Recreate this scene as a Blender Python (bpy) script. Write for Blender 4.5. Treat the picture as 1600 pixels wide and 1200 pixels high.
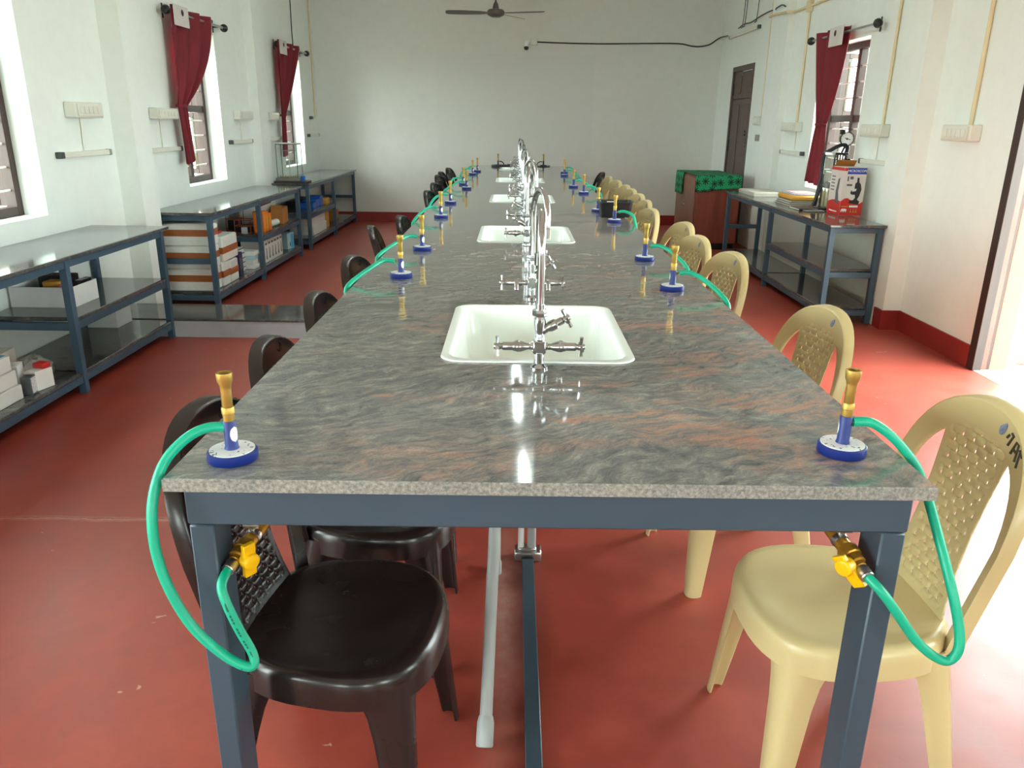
import bpy, bmesh, math, random
from mathutils import Vector, Matrix
random.seed(7)
PI = math.pi
SC = bpy.context.scene
COL = SC.collection
for o in list(bpy.data.objects):
    bpy.data.objects.remove(o)

# ------------------------------------------------------------------ camera, sky, exposure
F_PX, PITCH, YAW, ROLL = 1223.37, 0.32283551, 0.00144518, 0.01268079
CAM_POS = Vector((-0.0637, -1.1144, 1.4367))
cyw, syw = math.cos(YAW), math.sin(YAW)
fwd = Vector((syw * math.cos(PITCH), cyw * math.cos(PITCH), -math.sin(PITCH)))
r0 = Vector((cyw, -syw, 0)); u0 = r0.cross(fwd)
rgt = r0 * math.cos(ROLL) + u0 * math.sin(ROLL); upv = rgt.cross(fwd)
cam_data = bpy.data.cameras.new('camera'); cam = bpy.data.objects.new('camera', cam_data); COL.objects.link(cam)
cam_data.sensor_fit = 'HORIZONTAL'; cam_data.sensor_width = 36.0; cam_data.lens = F_PX / 1600 * 36.0
cam_data.clip_start = 0.02; cam_data.clip_end = 200
cam.matrix_world = Matrix(((rgt.x, upv.x, -fwd.x, CAM_POS.x), (rgt.y, upv.y, -fwd.y, CAM_POS.y), (rgt.z, upv.z, -fwd.z, CAM_POS.z), (0, 0, 0, 1)))
SC.camera = cam

world = bpy.data.worlds.new('overcast_sky'); SC.world = world; world.use_nodes = True
wbg = world.node_tree.nodes['Background']; wbg.inputs[0].default_value = (0.85, 1.0, 0.97, 1); wbg.inputs[1].default_value = 8.0
SC.view_settings.view_transform = 'Standard'; SC.view_settings.look = 'None'; SC.view_settings.gamma = 1.0
SC.view_settings.use_curve_mapping = False
SC.view_settings.exposure = 1.6
try:
    SC.cycles.use_denoising = True
    SC.cycles.max_bounces = 10; SC.cycles.diffuse_bounces = 7; SC.cycles.glossy_bounces = 5
    SC.cycles.transparent_max_bounces = 12
    SC.cycles.sample_clamp_indirect = 8.0
    SC.cycles.caustics_reflective = False; SC.cycles.caustics_refractive = False
except Exception:
    pass

# room numbers (metres): x across, y along the table away from the camera, z up
XL, XR, YB, YF, ZC = -2.89, 2.82, 10.76, -5.6, 3.85
WT = 0.30
WIN_L = [(-3.6, -2.58), (-0.45, 0.58), (2.70, 3.72), (5.92, 6.86), (8.98, 9.94)]       # left wall openings, first two unseen and added for fill light (y0, y1)
WIN_R = [(-3.6, -2.58), (-0.45, 0.58), (5.80, 6.86)]  # right wall openings; the first two are unseen, added for fill light
WZ0, WZ1 = 0.865, 2.17
DOOR_R = (2.05, 3.62, 2.30)       # open doorway in the right wall: y0, y1, top
FILL_DOOR_L = (-1.65, -0.85, 2.1)        # unseen left doorway beside the photographer, added to brighten the floor
FILL_OPEN_F = [(-2.0, -1.1, 0.865, 2.0), (1.1, 2.0, 0.865, 2.0)]   # unseen openings behind the photographer, added for fill light: x0, x1, z0, z1
DOOR_F = (9.02, 9.98, 2.15)       # closed door far down the right wall

def portal(name, loc, sx, sz, nx, ny):
    ld = bpy.data.lights.new(name, 'AREA'); ld.shape = 'RECTANGLE'; ld.size = sx; ld.size_y = sz
    lo = bpy.data.objects.new(name, ld); COL.objects.link(lo)
    lo.location = loc
    lo.rotation_euler = Vector((nx, ny, 0)).to_track_quat('-Z', 'Z').to_euler()
    ld.cycles.is_portal = True
for y0, y1 in WIN_L:
    portal('daylight_portal', (XL - WT, (y0 + y1) / 2, (WZ0 + WZ1) / 2), y1 - y0, WZ1 - WZ0, 1, 0)
for y0, y1 in WIN_R:
    portal('daylight_portal', (XR + WT, (y0 + y1) / 2, (WZ0 + WZ1) / 2), y1 - y0, WZ1 - WZ0, -1, 0)
portal('daylight_portal', (XL - WT, (FILL_DOOR_L[0] + FILL_DOOR_L[1]) / 2, FILL_DOOR_L[2] / 2), FILL_DOOR_L[1] - FILL_DOOR_L[0], FILL_DOOR_L[2], 1, 0)
for a, c, z0, z1 in FILL_OPEN_F:
    portal('daylight_portal', ((a + c) / 2, YF - WT, (z0 + z1) / 2), c - a, z1 - z0, 0, 1)
portal('daylight_portal', (XR + WT, (DOOR_R[0] + DOOR_R[1]) / 2, DOOR_R[2] / 2), DOOR_R[1] - DOOR_R[0], DOOR_R[2], -1, 0)

# ------------------------------------------------------------------ materials
def srgb(r, g, b):
    def f(c):
        c /= 255.0
        return c / 12.92 if c <= 0.04045 else ((c + 0.055) / 1.055) ** 2.4
    return (f(r), f(g), f(b), 1.0)

class NT:
    def __init__(s, name):
        s.m = bpy.data.materials.new(name); s.m.use_nodes = True
        s.n = s.m.node_tree.nodes; s.l = s.m.node_tree.links
        s.b = s.n['Principled BSDF']; s.out = s.n['Material Output']
    def node(s, t, **kw):
        n = s.n.new(t)
        for k, v in kw.items():
            if hasattr(n, k):
                setattr(n, k, v)
            else:
                n.inputs[k.replace('_', ' ')].default_value = v
        return n
    def link(s, a, b):
        s.l.new(a, b)
    def coords(s, scale=(1, 1, 1), rot=(0, 0, 0), loc=(0, 0, 0), kind='Object'):
        tc = s.n.new('ShaderNodeTexCoord'); mp = s.n.new('ShaderNodeMapping')
        mp.inputs['Scale'].default_value = scale; mp.inputs['Rotation'].default_value = rot; mp.inputs['Location'].default_value = loc
        s.link(tc.outputs[kind], mp.inputs['Vector'])
        return mp.outputs['Vector']
    def noise(s, vec, scale, detail=4, rough=0.55, dist=0.0):
        n = s.n.new('ShaderNodeTexNoise'); n.inputs['Scale'].default_value = scale; n.inputs['Detail'].default_value = detail
        n.inputs['Roughness'].default_value = rough; n.inputs['Distortion'].default_value = dist
        if vec is not None:
            s.link(vec, n.inputs['Vector'])
        return n
    def ramp(s, fac, stops):
        n = s.n.new('ShaderNodeValToRGB'); e = n.color_ramp.elements
        while len(e) > len(stops):
            e.remove(e[-1])
        while len(e) < len(stops):
            e.new(1.0)
        for q, (p, c) in zip(e, stops):
            q.position = p; q.color = c
        s.link(fac, n.inputs['Fac'])
        return n
    def mix(s, fac, a, b, mode='MIX'):
        n = s.n.new('ShaderNodeMix'); n.data_type = 'RGBA'; n.blend_type = mode
        for v, i in ((fac, 0), (a, 6), (b, 7)):
            if hasattr(v, 'default_value') or hasattr(v, 'is_linked'):
                s.link(v, n.inputs[i])
            elif v is not None:
                n.inputs[i].default_value = v
        return n.outputs[2]
    def bump(s, h, strength=0.3, dist=0.002):
        n = s.n.new('ShaderNodeBump'); n.inputs['Strength'].default_value = strength; n.inputs['Distance'].default_value = dist
        s.link(h, n.inputs['Height']); s.link(n.outputs['Normal'], s.b.inputs['Normal'])

def M(name, col, rough=0.5, metal=0.0, vary=0.06, vscale=6.0, bump=0.0, coat=0.0, spec=None, rvary=0.0):
    t = NT(name)
    v = t.coords()
    n = t.noise(v, vscale, 3)
    c = col
    lo = tuple(max(0, x * (1 - vary)) for x in c[:3]) + (1,); hi = tuple(min(1, x * (1 + vary)) for x in c[:3]) + (1,)
    r = t.ramp(n.outputs['Fac'], [(0.3, lo), (0.7, hi)])
    t.link(r.outputs['Color'], t.b.inputs['Base Color'])
    t.b.inputs['Roughness'].default_value = rough; t.b.inputs['Metallic'].default_value = metal
    if rvary:
        n2 = t.noise(v, vscale * 3, 4)
        mr = t.node('ShaderNodeMapRange'); t.link(n2.outputs['Fac'], mr.inputs[0]); mr.inputs[3].default_value = rough - rvary; mr.inputs[4].default_value = rough + rvary
        t.link(mr.outputs[0], t.b.inputs['Roughness'])
    if coat:
        t.b.inputs['Coat Weight'].default_value = coat; t.b.inputs['Coat Roughness'].default_value = 0.08
    if spec is not None:
        t.b.inputs['Specular IOR Level'].default_value = spec
    if bump:
        n3 = t.noise(v, vscale * 12, 3); t.bump(n3.outputs['Fac'], bump, 0.003)
    return t.m

def make_wall_mat(name, col, patch=False):
    t = NT(name); v = t.coords()
    n1 = t.noise(v, 0.5, 3); n2 = t.noise(v, 9, 5, 0.6)
    r1 = t.ramp(n1.outputs['Fac'], [(0.3, tuple(x * 0.97 for x in col[:3]) + (1,)), (0.7, col)])
    r2 = t.ramp(n2.outputs['Fac'], [(0.35, (0.97, 0.97, 0.97, 1)), (0.6, (1, 1, 1, 1))])
    c = t.mix(1.0, r1.outputs['Color'], r2.outputs['Color'], 'MULTIPLY')
    if patch:   # an old rectangle of slightly greyer distemper on the end wall
        sep = t.node('ShaderNodeSeparateXYZ'); tc = t.node('ShaderNodeTexCoord'); t.link(tc.outputs['Object'], sep.inputs[0])
        def rng(sock, a, b):
            m1 = t.node('ShaderNodeMath', operation='GREATER_THAN'); t.link(sock, m1.inputs[0]); m1.inputs[1].default_value = a
            m2 = t.node('ShaderNodeMath', operation='LESS_THAN'); t.link(sock, m2.inputs[0]); m2.inputs[1].default_value = b
            m3 = t.node('ShaderNodeMath', operation='MULTIPLY'); t.link(m1.outputs[0], m3.inputs[0]); t.link(m2.outputs[0], m3.inputs[1])
            return m3.outputs[0]
        a = rng(sep.outputs[0], -1.163, 1.06); b = rng(sep.outputs[2], 0.9, 2.34)
        m = t.node('ShaderNodeMath', operation='MULTIPLY'); t.link(a, m.inputs[0]); t.link(b, m.inputs[1])
        m4 = t.node('ShaderNodeMath', operation='MULTIPLY'); t.link(m.outputs[0], m4.inputs[0]); m4.inputs[1].default_value = 0.65
        c = t.mix(m4.outputs[0], c, tuple(x * 0.93 for x in col[:3]) + (1,))
    t.link(c, t.b.inputs['Base Color'])
    t.b.inputs['Roughness'].default_value = 0.75
    t.bump(n2.outputs['Fac'], 0.15, 0.002)
    return t.m

def make_floor():
    t = NT('red_oxide_floor'); v = t.coords()
    n1 = t.noise(v, 0.9, 5, 0.6, 0.4); n2 = t.noise(v, 7, 6, 0.65, 0.6); n3 = t.noise(v, 26, 3, 0.6)
    r1 = t.ramp(n1.outputs['Fac'], [(0.25, srgb(146, 57, 46)), (0.5, srgb(163, 67, 53)), (0.75, srgb(177, 76, 60))])
    r2 = t.ramp(n2.outputs['Fac'], [(0.3, (0.82, 0.82, 0.82, 1)), (0.7, (1.05, 1.05, 1.05, 1))])
    c = t.mix(1.0, r1.outputs['Color'], r2.outputs['Color'], 'MULTIPLY')
    fl = t.noise(t.coords(scale=(1, 1.8, 1), rot=(0, 0, 0.5)), 11, 2, 0.4, 1.2)      # small pale chips and paint flecks
    rf = t.ramp(fl.outputs['Fac'], [(0.0, (0, 0, 0, 1)), (0.765, (0, 0, 0, 1)), (0.785, (1, 1, 1, 1))])
    c = t.mix(rf.outputs['Color'], c, srgb(196, 150, 128))
    # cement dust dropped along the drain pipe
    sep = t.node('ShaderNodeSeparateXYZ'); tc = t.node('ShaderNodeTexCoord'); t.link(tc.outputs['Object'], sep.inputs[0])
    def band(sock, c0, w):
        a = t.node('ShaderNodeMath', operation='SUBTRACT'); t.link(sock, a.inputs[0]); a.inputs[1].default_value = c0
        b = t.node('ShaderNodeMath', operation='ABSOLUTE'); t.link(a.outputs[0], b.inputs[0])
        d = t.node('ShaderNodeMapRange'); t.link(b.outputs[0], d.inputs[0]); d.inputs[1].default_value = 0; d.inputs[2].default_value = w; d.inputs[3].default_value = 1; d.inputs[4].default_value = 0
        return d.outputs[0]
    m = t.node('ShaderNodeMath', operation='MULTIPLY'); t.link(band(sep.outputs[0], -0.075, 0.075), m.inputs[0]); t.link(band(sep.outputs[1], 0.95, 0.75), m.inputs[1])
    m2 = t.node('ShaderNodeMath', operation='MULTIPLY'); t.link(m.outputs[0], m2.inputs[0]); t.link(n3.outputs['Fac'], m2.inputs[1])
    m3 = t.node('ShaderNodeMath', operation='MULTIPLY'); t.link(m2.outputs[0], m3.inputs[0]); m3.inputs[1].default_value = 1.1
    c = t.mix(m3.outputs[0], c, srgb(176, 150, 138))
    jn = t.node('ShaderNodeMath', operation='MULTIPLY_ADD'); t.link(n2.outputs['Fac'], jn.inputs[0]); jn.inputs[1].default_value = 0.05; t.link(sep.outputs[1], jn.inputs[2])
    j1 = band(jn.outputs[0], 1.545, 0.022)
    jm = t.node('ShaderNodeMath', operation='MULTIPLY'); t.link(j1, jm.inputs[0]); t.link(n3.outputs['Fac'], jm.inputs[1])
    c = t.mix(jm.outputs[0], c, srgb(206, 150, 134))
    c = t.mix(band(jn.outputs[0], 1.55, 0.004), c, srgb(90, 36, 32))
    t.link(c, t.b.inputs['Base Color'])
    mr = t.node('ShaderNodeMapRange'); t.link(n2.outputs['Fac'], mr.inputs[0]); mr.inputs[3].default_value = 0.32; mr.inputs[4].default_value = 0.52
    t.link(mr.outputs[0], t.b.inputs['Roughness'])
    t.b.inputs['IOR'].default_value = 1.6
    t.bump(n2.outputs['Fac'], 0.18, 0.004)
    return t.m

def make_granite(name, warm=1.0, dark=1.0, rough=0.07, ior=1.75):
    t = NT(name)
    def k(c):
        return tuple(x * dark for x in c[:3]) + (1,)
    v = t.coords(rot=(0, 0, -0.45))
    w = t.noise(v, 2.2, 4, 0.6)
    add = t.node('ShaderNodeMix', data_type='VECTOR')
    t.link(v, add.inputs[4]); t.link(w.outputs['Color'], add.inputs[5]); add.inputs[0].default_value = 0.22
    def stretched(sx, sy):
        mp = t.node('ShaderNodeMapping'); mp.inputs['Scale'].default_value = (sx, sy, sx); t.link(add.outputs[1], mp.inputs['Vector'])
        return mp.outputs['Vector']
    broad = t.noise(stretched(1.0, 3.2), 1.5, 5, 0.6, 0.5)
    n1 = t.noise(stretched(1.0, 2.8), 17.0, 9, 0.80, 0.25)       # streaks of a few centimetres
    n2 = t.noise(stretched(1.0, 3.0), 34.0, 6, 0.75)            # short flecks
    fine = t.noise(v, 210, 3, 0.65)
    r = t.ramp(n1.outputs['Fac'], [(0.30, k(srgb(74, 78, 80))), (0.43, k(srgb(103, 107, 108))), (0.52, k(srgb(123, 125, 124))), (0.60, k(srgb(144, 142, 138))), (0.72, k(srgb(182, 176, 168)))])
    rb = t.ramp(broad.outputs['Fac'], [(0.32, (0.62, 0.65, 0.68, 1)), (0.5, (1, 1, 1, 1)), (0.68, (1.18, 1.14, 1.10, 1))])
    c = t.mix(0.9, r.outputs['Color'], rb.outputs['Color'], 'MULTIPLY')
    r2 = t.ramp(n2.outputs['Fac'], [(0.36, (0.58, 0.58, 0.59, 1)), (0.5, (1, 1, 1, 1)), (0.64, (1.4, 1.38, 1.33, 1))])
    c = t.mix(0.55, c, r2.outputs['Color'], 'MULTIPLY')
    # salmon veins: a few long bands plus patches
    pk = t.noise(t.coords(rot=(0, 0, 0.75), scale=(1.0, 2.6, 1.0), loc=(0.4, 2.2, 0)), 1.3, 7, 0.66, 1.4)
    sx = t.node('ShaderNodeSeparateXYZ'); tcx = t.node('ShaderNodeTexCoord'); t.link(tcx.outputs['Object'], sx.inputs[0])
    gx = t.node('ShaderNodeMath', operation='MULTIPLY_ADD'); t.link(sx.outputs[0], gx.inputs[0]); gx.inputs[1].default_value = 0.10; t.link(pk.outputs['Fac'], gx.inputs[2])   # this batch of stone is warmer on one side
    rp = t.ramp(gx.outputs[0], [(0.52, (0, 0, 0, 1)), (0.64, (1.0 * warm,) * 3 + (1,))])
    bk = t.ramp(n1.outputs['Fac'], [(0.42, (0, 0, 0, 1)), (0.62, (0.8, 0.8, 0.8, 1))])
    pf = t.mix(1.0, rp.outputs['Color'], bk.outputs['Color'], 'MULTIPLY')
    c = t.mix(pf, c, k(srgb(182, 122, 96)))
    r3 = t.ramp(fine.outputs['Fac'], [(0.3, (0.7, 0.7, 0.7, 1)), (0.7, (1.25, 1.25, 1.25, 1))])
    c = t.mix(0.6, c, r3.outputs['Color'], 'MULTIPLY')
    t.link(c, t.b.inputs['Base Color'])
    t.b.inputs['Roughness'].default_value = rough
    t.b.inputs['IOR'].default_value = ior
    return t.m

def make_wood(name, a, b, rough=0.4, axis=2):
    t = NT(name); sc = [14, 14, 14]; sc[axis] = 1.2
    v = t.coords(scale=tuple(sc)); n = t.noise(v, 1.5, 5, 0.6, 0.5)
    r = t.ramp(n.outputs['Fac'], [(0.3, a), (0.7, b)])
    t.link(r.outputs['Color'], t.b.inputs['Base Color']); t.b.inputs['Roughness'].default_value = rough
    t.bump(n.outputs['Fac'], 0.1, 0.001)
    return t.m

def make_flower_cloth():
    t = NT('green_star_cloth')
    v = t.coords(scale=(0.8, 0.8, 1), kind='UV')
    vo = t.node('ShaderNodeTexVoronoi', voronoi_dimensions='2D'); vo.inputs['Scale'].default_value = 1.0; vo.inputs['Randomness'].default_value = 0.35
    t.link(v, vo.inputs['Vector'])
    sub = t.node('ShaderNodeVectorMath', operation='SUBTRACT'); t.link(v, sub.inputs[0]); t.link(vo.outputs['Position'], sub.inputs[1])
    sep = t.node('ShaderNodeSeparateXYZ'); t.link(sub.outputs[0], sep.inputs[0])
    at = t.node('ShaderNodeMath', operation='ARCTAN2'); t.link(sep.outputs[0], at.inputs[0]); t.link(sep.outputs[1], at.inputs[1])
    mu = t.node('ShaderNodeMath', operation='MULTIPLY'); t.link(at.outputs[0], mu.inputs[0]); mu.inputs[1].default_value = 8
    co = t.node('ShaderNodeMath', operation='COSINE'); t.link(mu.outputs[0], co.inputs[0])
    ma = t.node('ShaderNodeMath', operation='MULTIPLY_ADD'); t.link(co.outputs[0], ma.inputs[0]); ma.inputs[1].default_value = 0.18; ma.inputs[2].default_value = 0.29
    lt = t.node('ShaderNodeMath', operation='LESS_THAN'); t.link(vo.outputs['Distance'], lt.inputs[0]); t.link(ma.outputs[0], lt.inputs[1])
    n = t.noise(v, 9, 2); r = t.ramp(n.outputs['Fac'], [(0.44, srgb(28, 150, 100)), (0.5, srgb(20, 110, 74)), (0.56, srgb(36, 165, 112))])
    c = t.mix(lt.outputs[0], r.outputs['Color'], srgb(14, 30, 24))
    t.link(c, t.b.inputs['Base Color']); t.b.inputs['Roughness'].default_value = 0.85
    return t.m

def make_glass(name, col=(0.95, 1, 0.98, 1), rough=0.03):
    t = NT(name)
    tr = t.node('ShaderNodeBsdfTransparent'); tr.inputs[0].default_value = col
    gl = t.node('ShaderNodeBsdfGlossy'); gl.inputs['Roughness'].default_value = rough
    fr = t.node('ShaderNodeFresnel'); fr.inputs[0].default_value = 1.45
    mx = t.node('ShaderNodeMixShader'); ge = t.node('ShaderNodeNewGeometry'); iv = t.node('ShaderNodeMath', operation='SUBTRACT'); iv.inputs[0].default_value = 1.0; t.link(ge.outputs['Backfacing'], iv.inputs[1])
    mm = t.node('ShaderNodeMath', operation='MULTIPLY'); t.link(fr.outputs[0], mm.inputs[0]); t.link(iv.outputs[0], mm.inputs[1]); t.link(mm.outputs[0], mx.inputs[0]); t.link(tr.outputs[0], mx.inputs[1]); t.link(gl.outputs[0], mx.inputs[2])
    t.link(mx.outputs[0], t.out.inputs['Surface'])
    return t.m

def make_emit(name, col, strength):
    t = NT(name)
    t.b.inputs['Base Color'].default_value = (0.8, 0.8, 0.8, 1)
    t.b.inputs['Emission Color'].default_value = col; t.b.inputs['Emission Strength'].default_value = strength
    return t.m

m_wall = make_wall_mat('white_distemper_lit', srgb(233, 239, 234))  # side walls made paler: stronger window light put into the colour
m_wallback = make_wall_mat('white_distemper_dim', srgb(222, 225, 219), True)  # same white paint, dimmer copy for the less lit end wall
m_ceil = M('ceiling_white', srgb(232, 234, 230), 0.8, vary=0.02)
m_floor = make_floor()
m_skirt = M('red_oxide_skirting', srgb(140, 38, 34), 0.4, vary=0.12)
m_granite = make_granite('table_granite')
m_granite_shelf = make_granite('shelf_granite', 0.2, 0.5, 0.09, 1.5)
def make_edge():
    t = NT('granite_cut_edge'); v = t.coords()
    n = t.noise(v, 150, 3, 0.7); n2 = t.noise(v, 14, 4, 0.6)
    r = t.ramp(n.outputs['Fac'], [(0.34, srgb(100, 101, 97)), (0.5, srgb(134, 133, 128)), (0.66, srgb(164, 161, 154))])
    r2 = t.ramp(n2.outputs['Fac'], [(0.35, (0.84, 0.86, 0.86, 1)), (0.65, (1.08, 1.05, 1.02, 1))])
    t.link(t.mix(1.0, r.outputs['Color'], r2.outputs['Color'], 'MULTIPLY'), t.b.inputs['Base Color']); t.b.inputs['Roughness'].default_value = 0.55
    return t.m
m_granite_edge = make_edge()
m_blue = M('blue_grey_enamel', srgb(60, 86, 106), 0.42, vary=0.05, rvary=0.06)
m_blue_dark = M('slate_blue_enamel', srgb(54, 73, 87), 0.42, vary=0.05, rvary=0.06)
m_cream = M('cream_plastic', srgb(206, 188, 138), 0.3, vary=0.025, vscale=2, rvary=0.05)
m_black = M('dark_brown_plastic', srgb(34, 26, 25), 0.26, vary=0.08, vscale=3, rvary=0.08)
m_chrome = M('chrome', (0.50, 0.51, 0.52, 1), 0.11, 1.0, vary=0.02)
m_steel = M('dull_steel', (0.55, 0.55, 0.55, 1), 0.3, 1.0, vary=0.06)
m_brass = M('aged_brass', srgb(180, 148, 76), 0.42, 0.8, vary=0.07, vscale=40)
m_brass_pipe = M('brown_lacquered_pipe', srgb(176, 128, 40), 0.35, 0.6, vary=0.12, vscale=20)
m_hole = M('bore_shade', srgb(12, 11, 10), 0.6)  # flat dark colour standing in for shade inside the nozzle
m_blueen = M('royal_blue_enamel', srgb(5, 34, 114), 0.45, vary=0.05)
m_label = None
def make_label():
    t = NT('printed_white_label'); v = t.coords(kind='Object')
    n = t.noise(v, 190, 1, 0.3); r = t.ramp(n.outputs['Fac'], [(0.30, srgb(70, 74, 84)), (0.36, srgb(226, 230, 232))])
    t.link(r.outputs['Color'], t.b.inputs['Base Color']); t.b.inputs['Roughness'].default_value = 0.35
    return t.m
m_label = make_label()
m_white = M('white_card', srgb(232, 234, 232), 0.5, vary=0.03)
m_ceramic = M('white_ceramic', srgb(236, 244, 240), 0.12, vary=0.01)
m_hose = M('green_rubber_hose', srgb(0, 168, 134), 0.38, vary=0.05, vscale=15)
m_hose_print = M('hose_print', srgb(10, 80, 66), 0.5)
m_blackhose = M('black_rubber', srgb(24, 24, 25), 0.45)
m_yellow = M('yellow_valve_plastic', srgb(240, 188, 8), 0.35, vary=0.05)
m_switch = M('ivory_switch_plastic', srgb(222, 222, 210), 0.4, vary=0.02)
m_switch_line = M('switch_gap', srgb(150, 150, 140), 0.5)
m_conduit = M('cream_conduit', srgb(222, 206, 166), 0.45, vary=0.04)
m_darkcap = M('grey_end_cap', srgb(70, 76, 76), 0.5)
m_pvc = M('grey_white_pvc', srgb(164, 168, 167), 0.4, vary=0.06, vscale=10)
m_curtain = M('maroon_curtain', srgb(112, 8, 28), 0.75, vary=0.12, vscale=4)
m_lining = M('pale_curtain_lining', srgb(205, 200, 196), 0.8)
m_wood_dark = make_wood('dark_brown_frame_wood', srgb(42, 26, 22), srgb(58, 36, 30), 0.5)
m_wood_door = make_wood('grey_brown_door_wood', srgb(78, 62, 58), srgb(98, 80, 75), 0.5)
m_wood_red = make_wood('red_brown_ply', srgb(124, 56, 42), srgb(146, 70, 54), 0.4)
m_wood_light = make_wood('mid_brown_laminate', srgb(128, 84, 66), srgb(150, 104, 84), 0.4)
m_bar = M('white_grille_bar', srgb(226, 224, 220), 0.4)
m_glass = make_glass('window_glass', (0.50, 0.47, 0.42, 1))
m_glass_case = make_glass('case_glass', (0.95, 0.97, 0.96, 1), 0.05)
m_glass_cyl = make_glass('cylinder_glass', (0.80, 0.86, 0.82, 1))
m_foam = M('white_foam', srgb(228, 233, 228), 0.75, vary=0.03, vscale=30)
m_tape = M('brown_parcel_tape', srgb(164, 96, 52), 0.3, vary=0.08)
m_orange = M('orange_carton', srgb(236, 120, 10), 0.5, vary=0.08)
m_carton = M('brown_carton', srgb(172, 112, 48), 0.6, vary=0.08)
m_redbox = M('dark_red_lid', srgb(120, 30, 34), 0.5)
m_red = M('bright_red', srgb(206, 34, 30), 0.4)
m_blk = M('black_gloss', srgb(20, 20, 22), 0.35)
m_navy = M('navy_card', srgb(22, 30, 84), 0.5, vary=0.1)
m_skyblue = M('sky_blue_card', srgb(70, 168, 206), 0.45)
m_paleblue = M('pale_blue_card', srgb(176, 214, 226), 0.45)
m_bluepack = M('blue_pack', srgb(16, 96, 190), 0.4)
m_print_grey = M('grey_print', srgb(92, 96, 102), 0.5)
m_paper = M('newsprint', srgb(206, 202, 190), 0.8, vary=0.06, vscale=30)
m_kraft = M('yellow_kraft', srgb(214, 158, 62), 0.6, vary=0.06)
m_greybook = M('grey_book_cover', srgb(120, 120, 108), 0.6, vary=0.12)
m_magazine = M('magazine_cover', srgb(188, 196, 226), 0.35, vary=0.2, vscale=14)
m_pinkpaper = M('pink_paper', srgb(236, 190, 190), 0.5, vary=0.15, vscale=20)
m_boxred = M('box_red_print', srgb(206, 44, 36), 0.35, vary=0.05)
m_boxblue = M('box_blue_print', srgb(52, 66, 166), 0.35)
m_boxwhite = M('box_offwhite_print', srgb(222, 210, 204), 0.4)
m_print_dark = M('dark_print', srgb(44, 38, 40), 0.4)
m_print_white = M('white_print', srgb(240, 236, 232), 0.4)
m_fan = M('brown_fan_enamel', srgb(74, 66, 62), 0.35)
m_cable = M('black_cable', srgb(34, 34, 34), 0.5)
m_film = M('clear_plastic_film', srgb(220, 222, 216), 0.2)
m_film.node_tree.nodes['Principled BSDF'].inputs['Alpha'].default_value = 0.4
m_pink = M('pink_card', srgb(232, 120, 150), 0.5)
m_cement = M('veranda_cement', srgb(206, 196, 186), 0.8, vary=0.08, vscale=3)
m_peach = M('peach_plaster', srgb(172, 98, 76), 0.7, vary=0.06)
m_lamp = make_emit('lit_tube', (0.86, 1.0, 1.0, 1), 30.0)
m_ground = M('outside_ground', srgb(150, 140, 120), 0.9, vary=0.2)
m_wire = M('coppery_wire', srgb(170, 78, 52), 0.4)
m_marker = M('marker_ink', srgb(58, 52, 36), 0.6)
m_sticker = M('blue_sticker', srgb(120, 134, 164), 0.35, vary=0.5, vscale=120)
m_sticker2 = M('faded_sticker', srgb(176, 184, 150), 0.4, vary=0.18, vscale=120)

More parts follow.
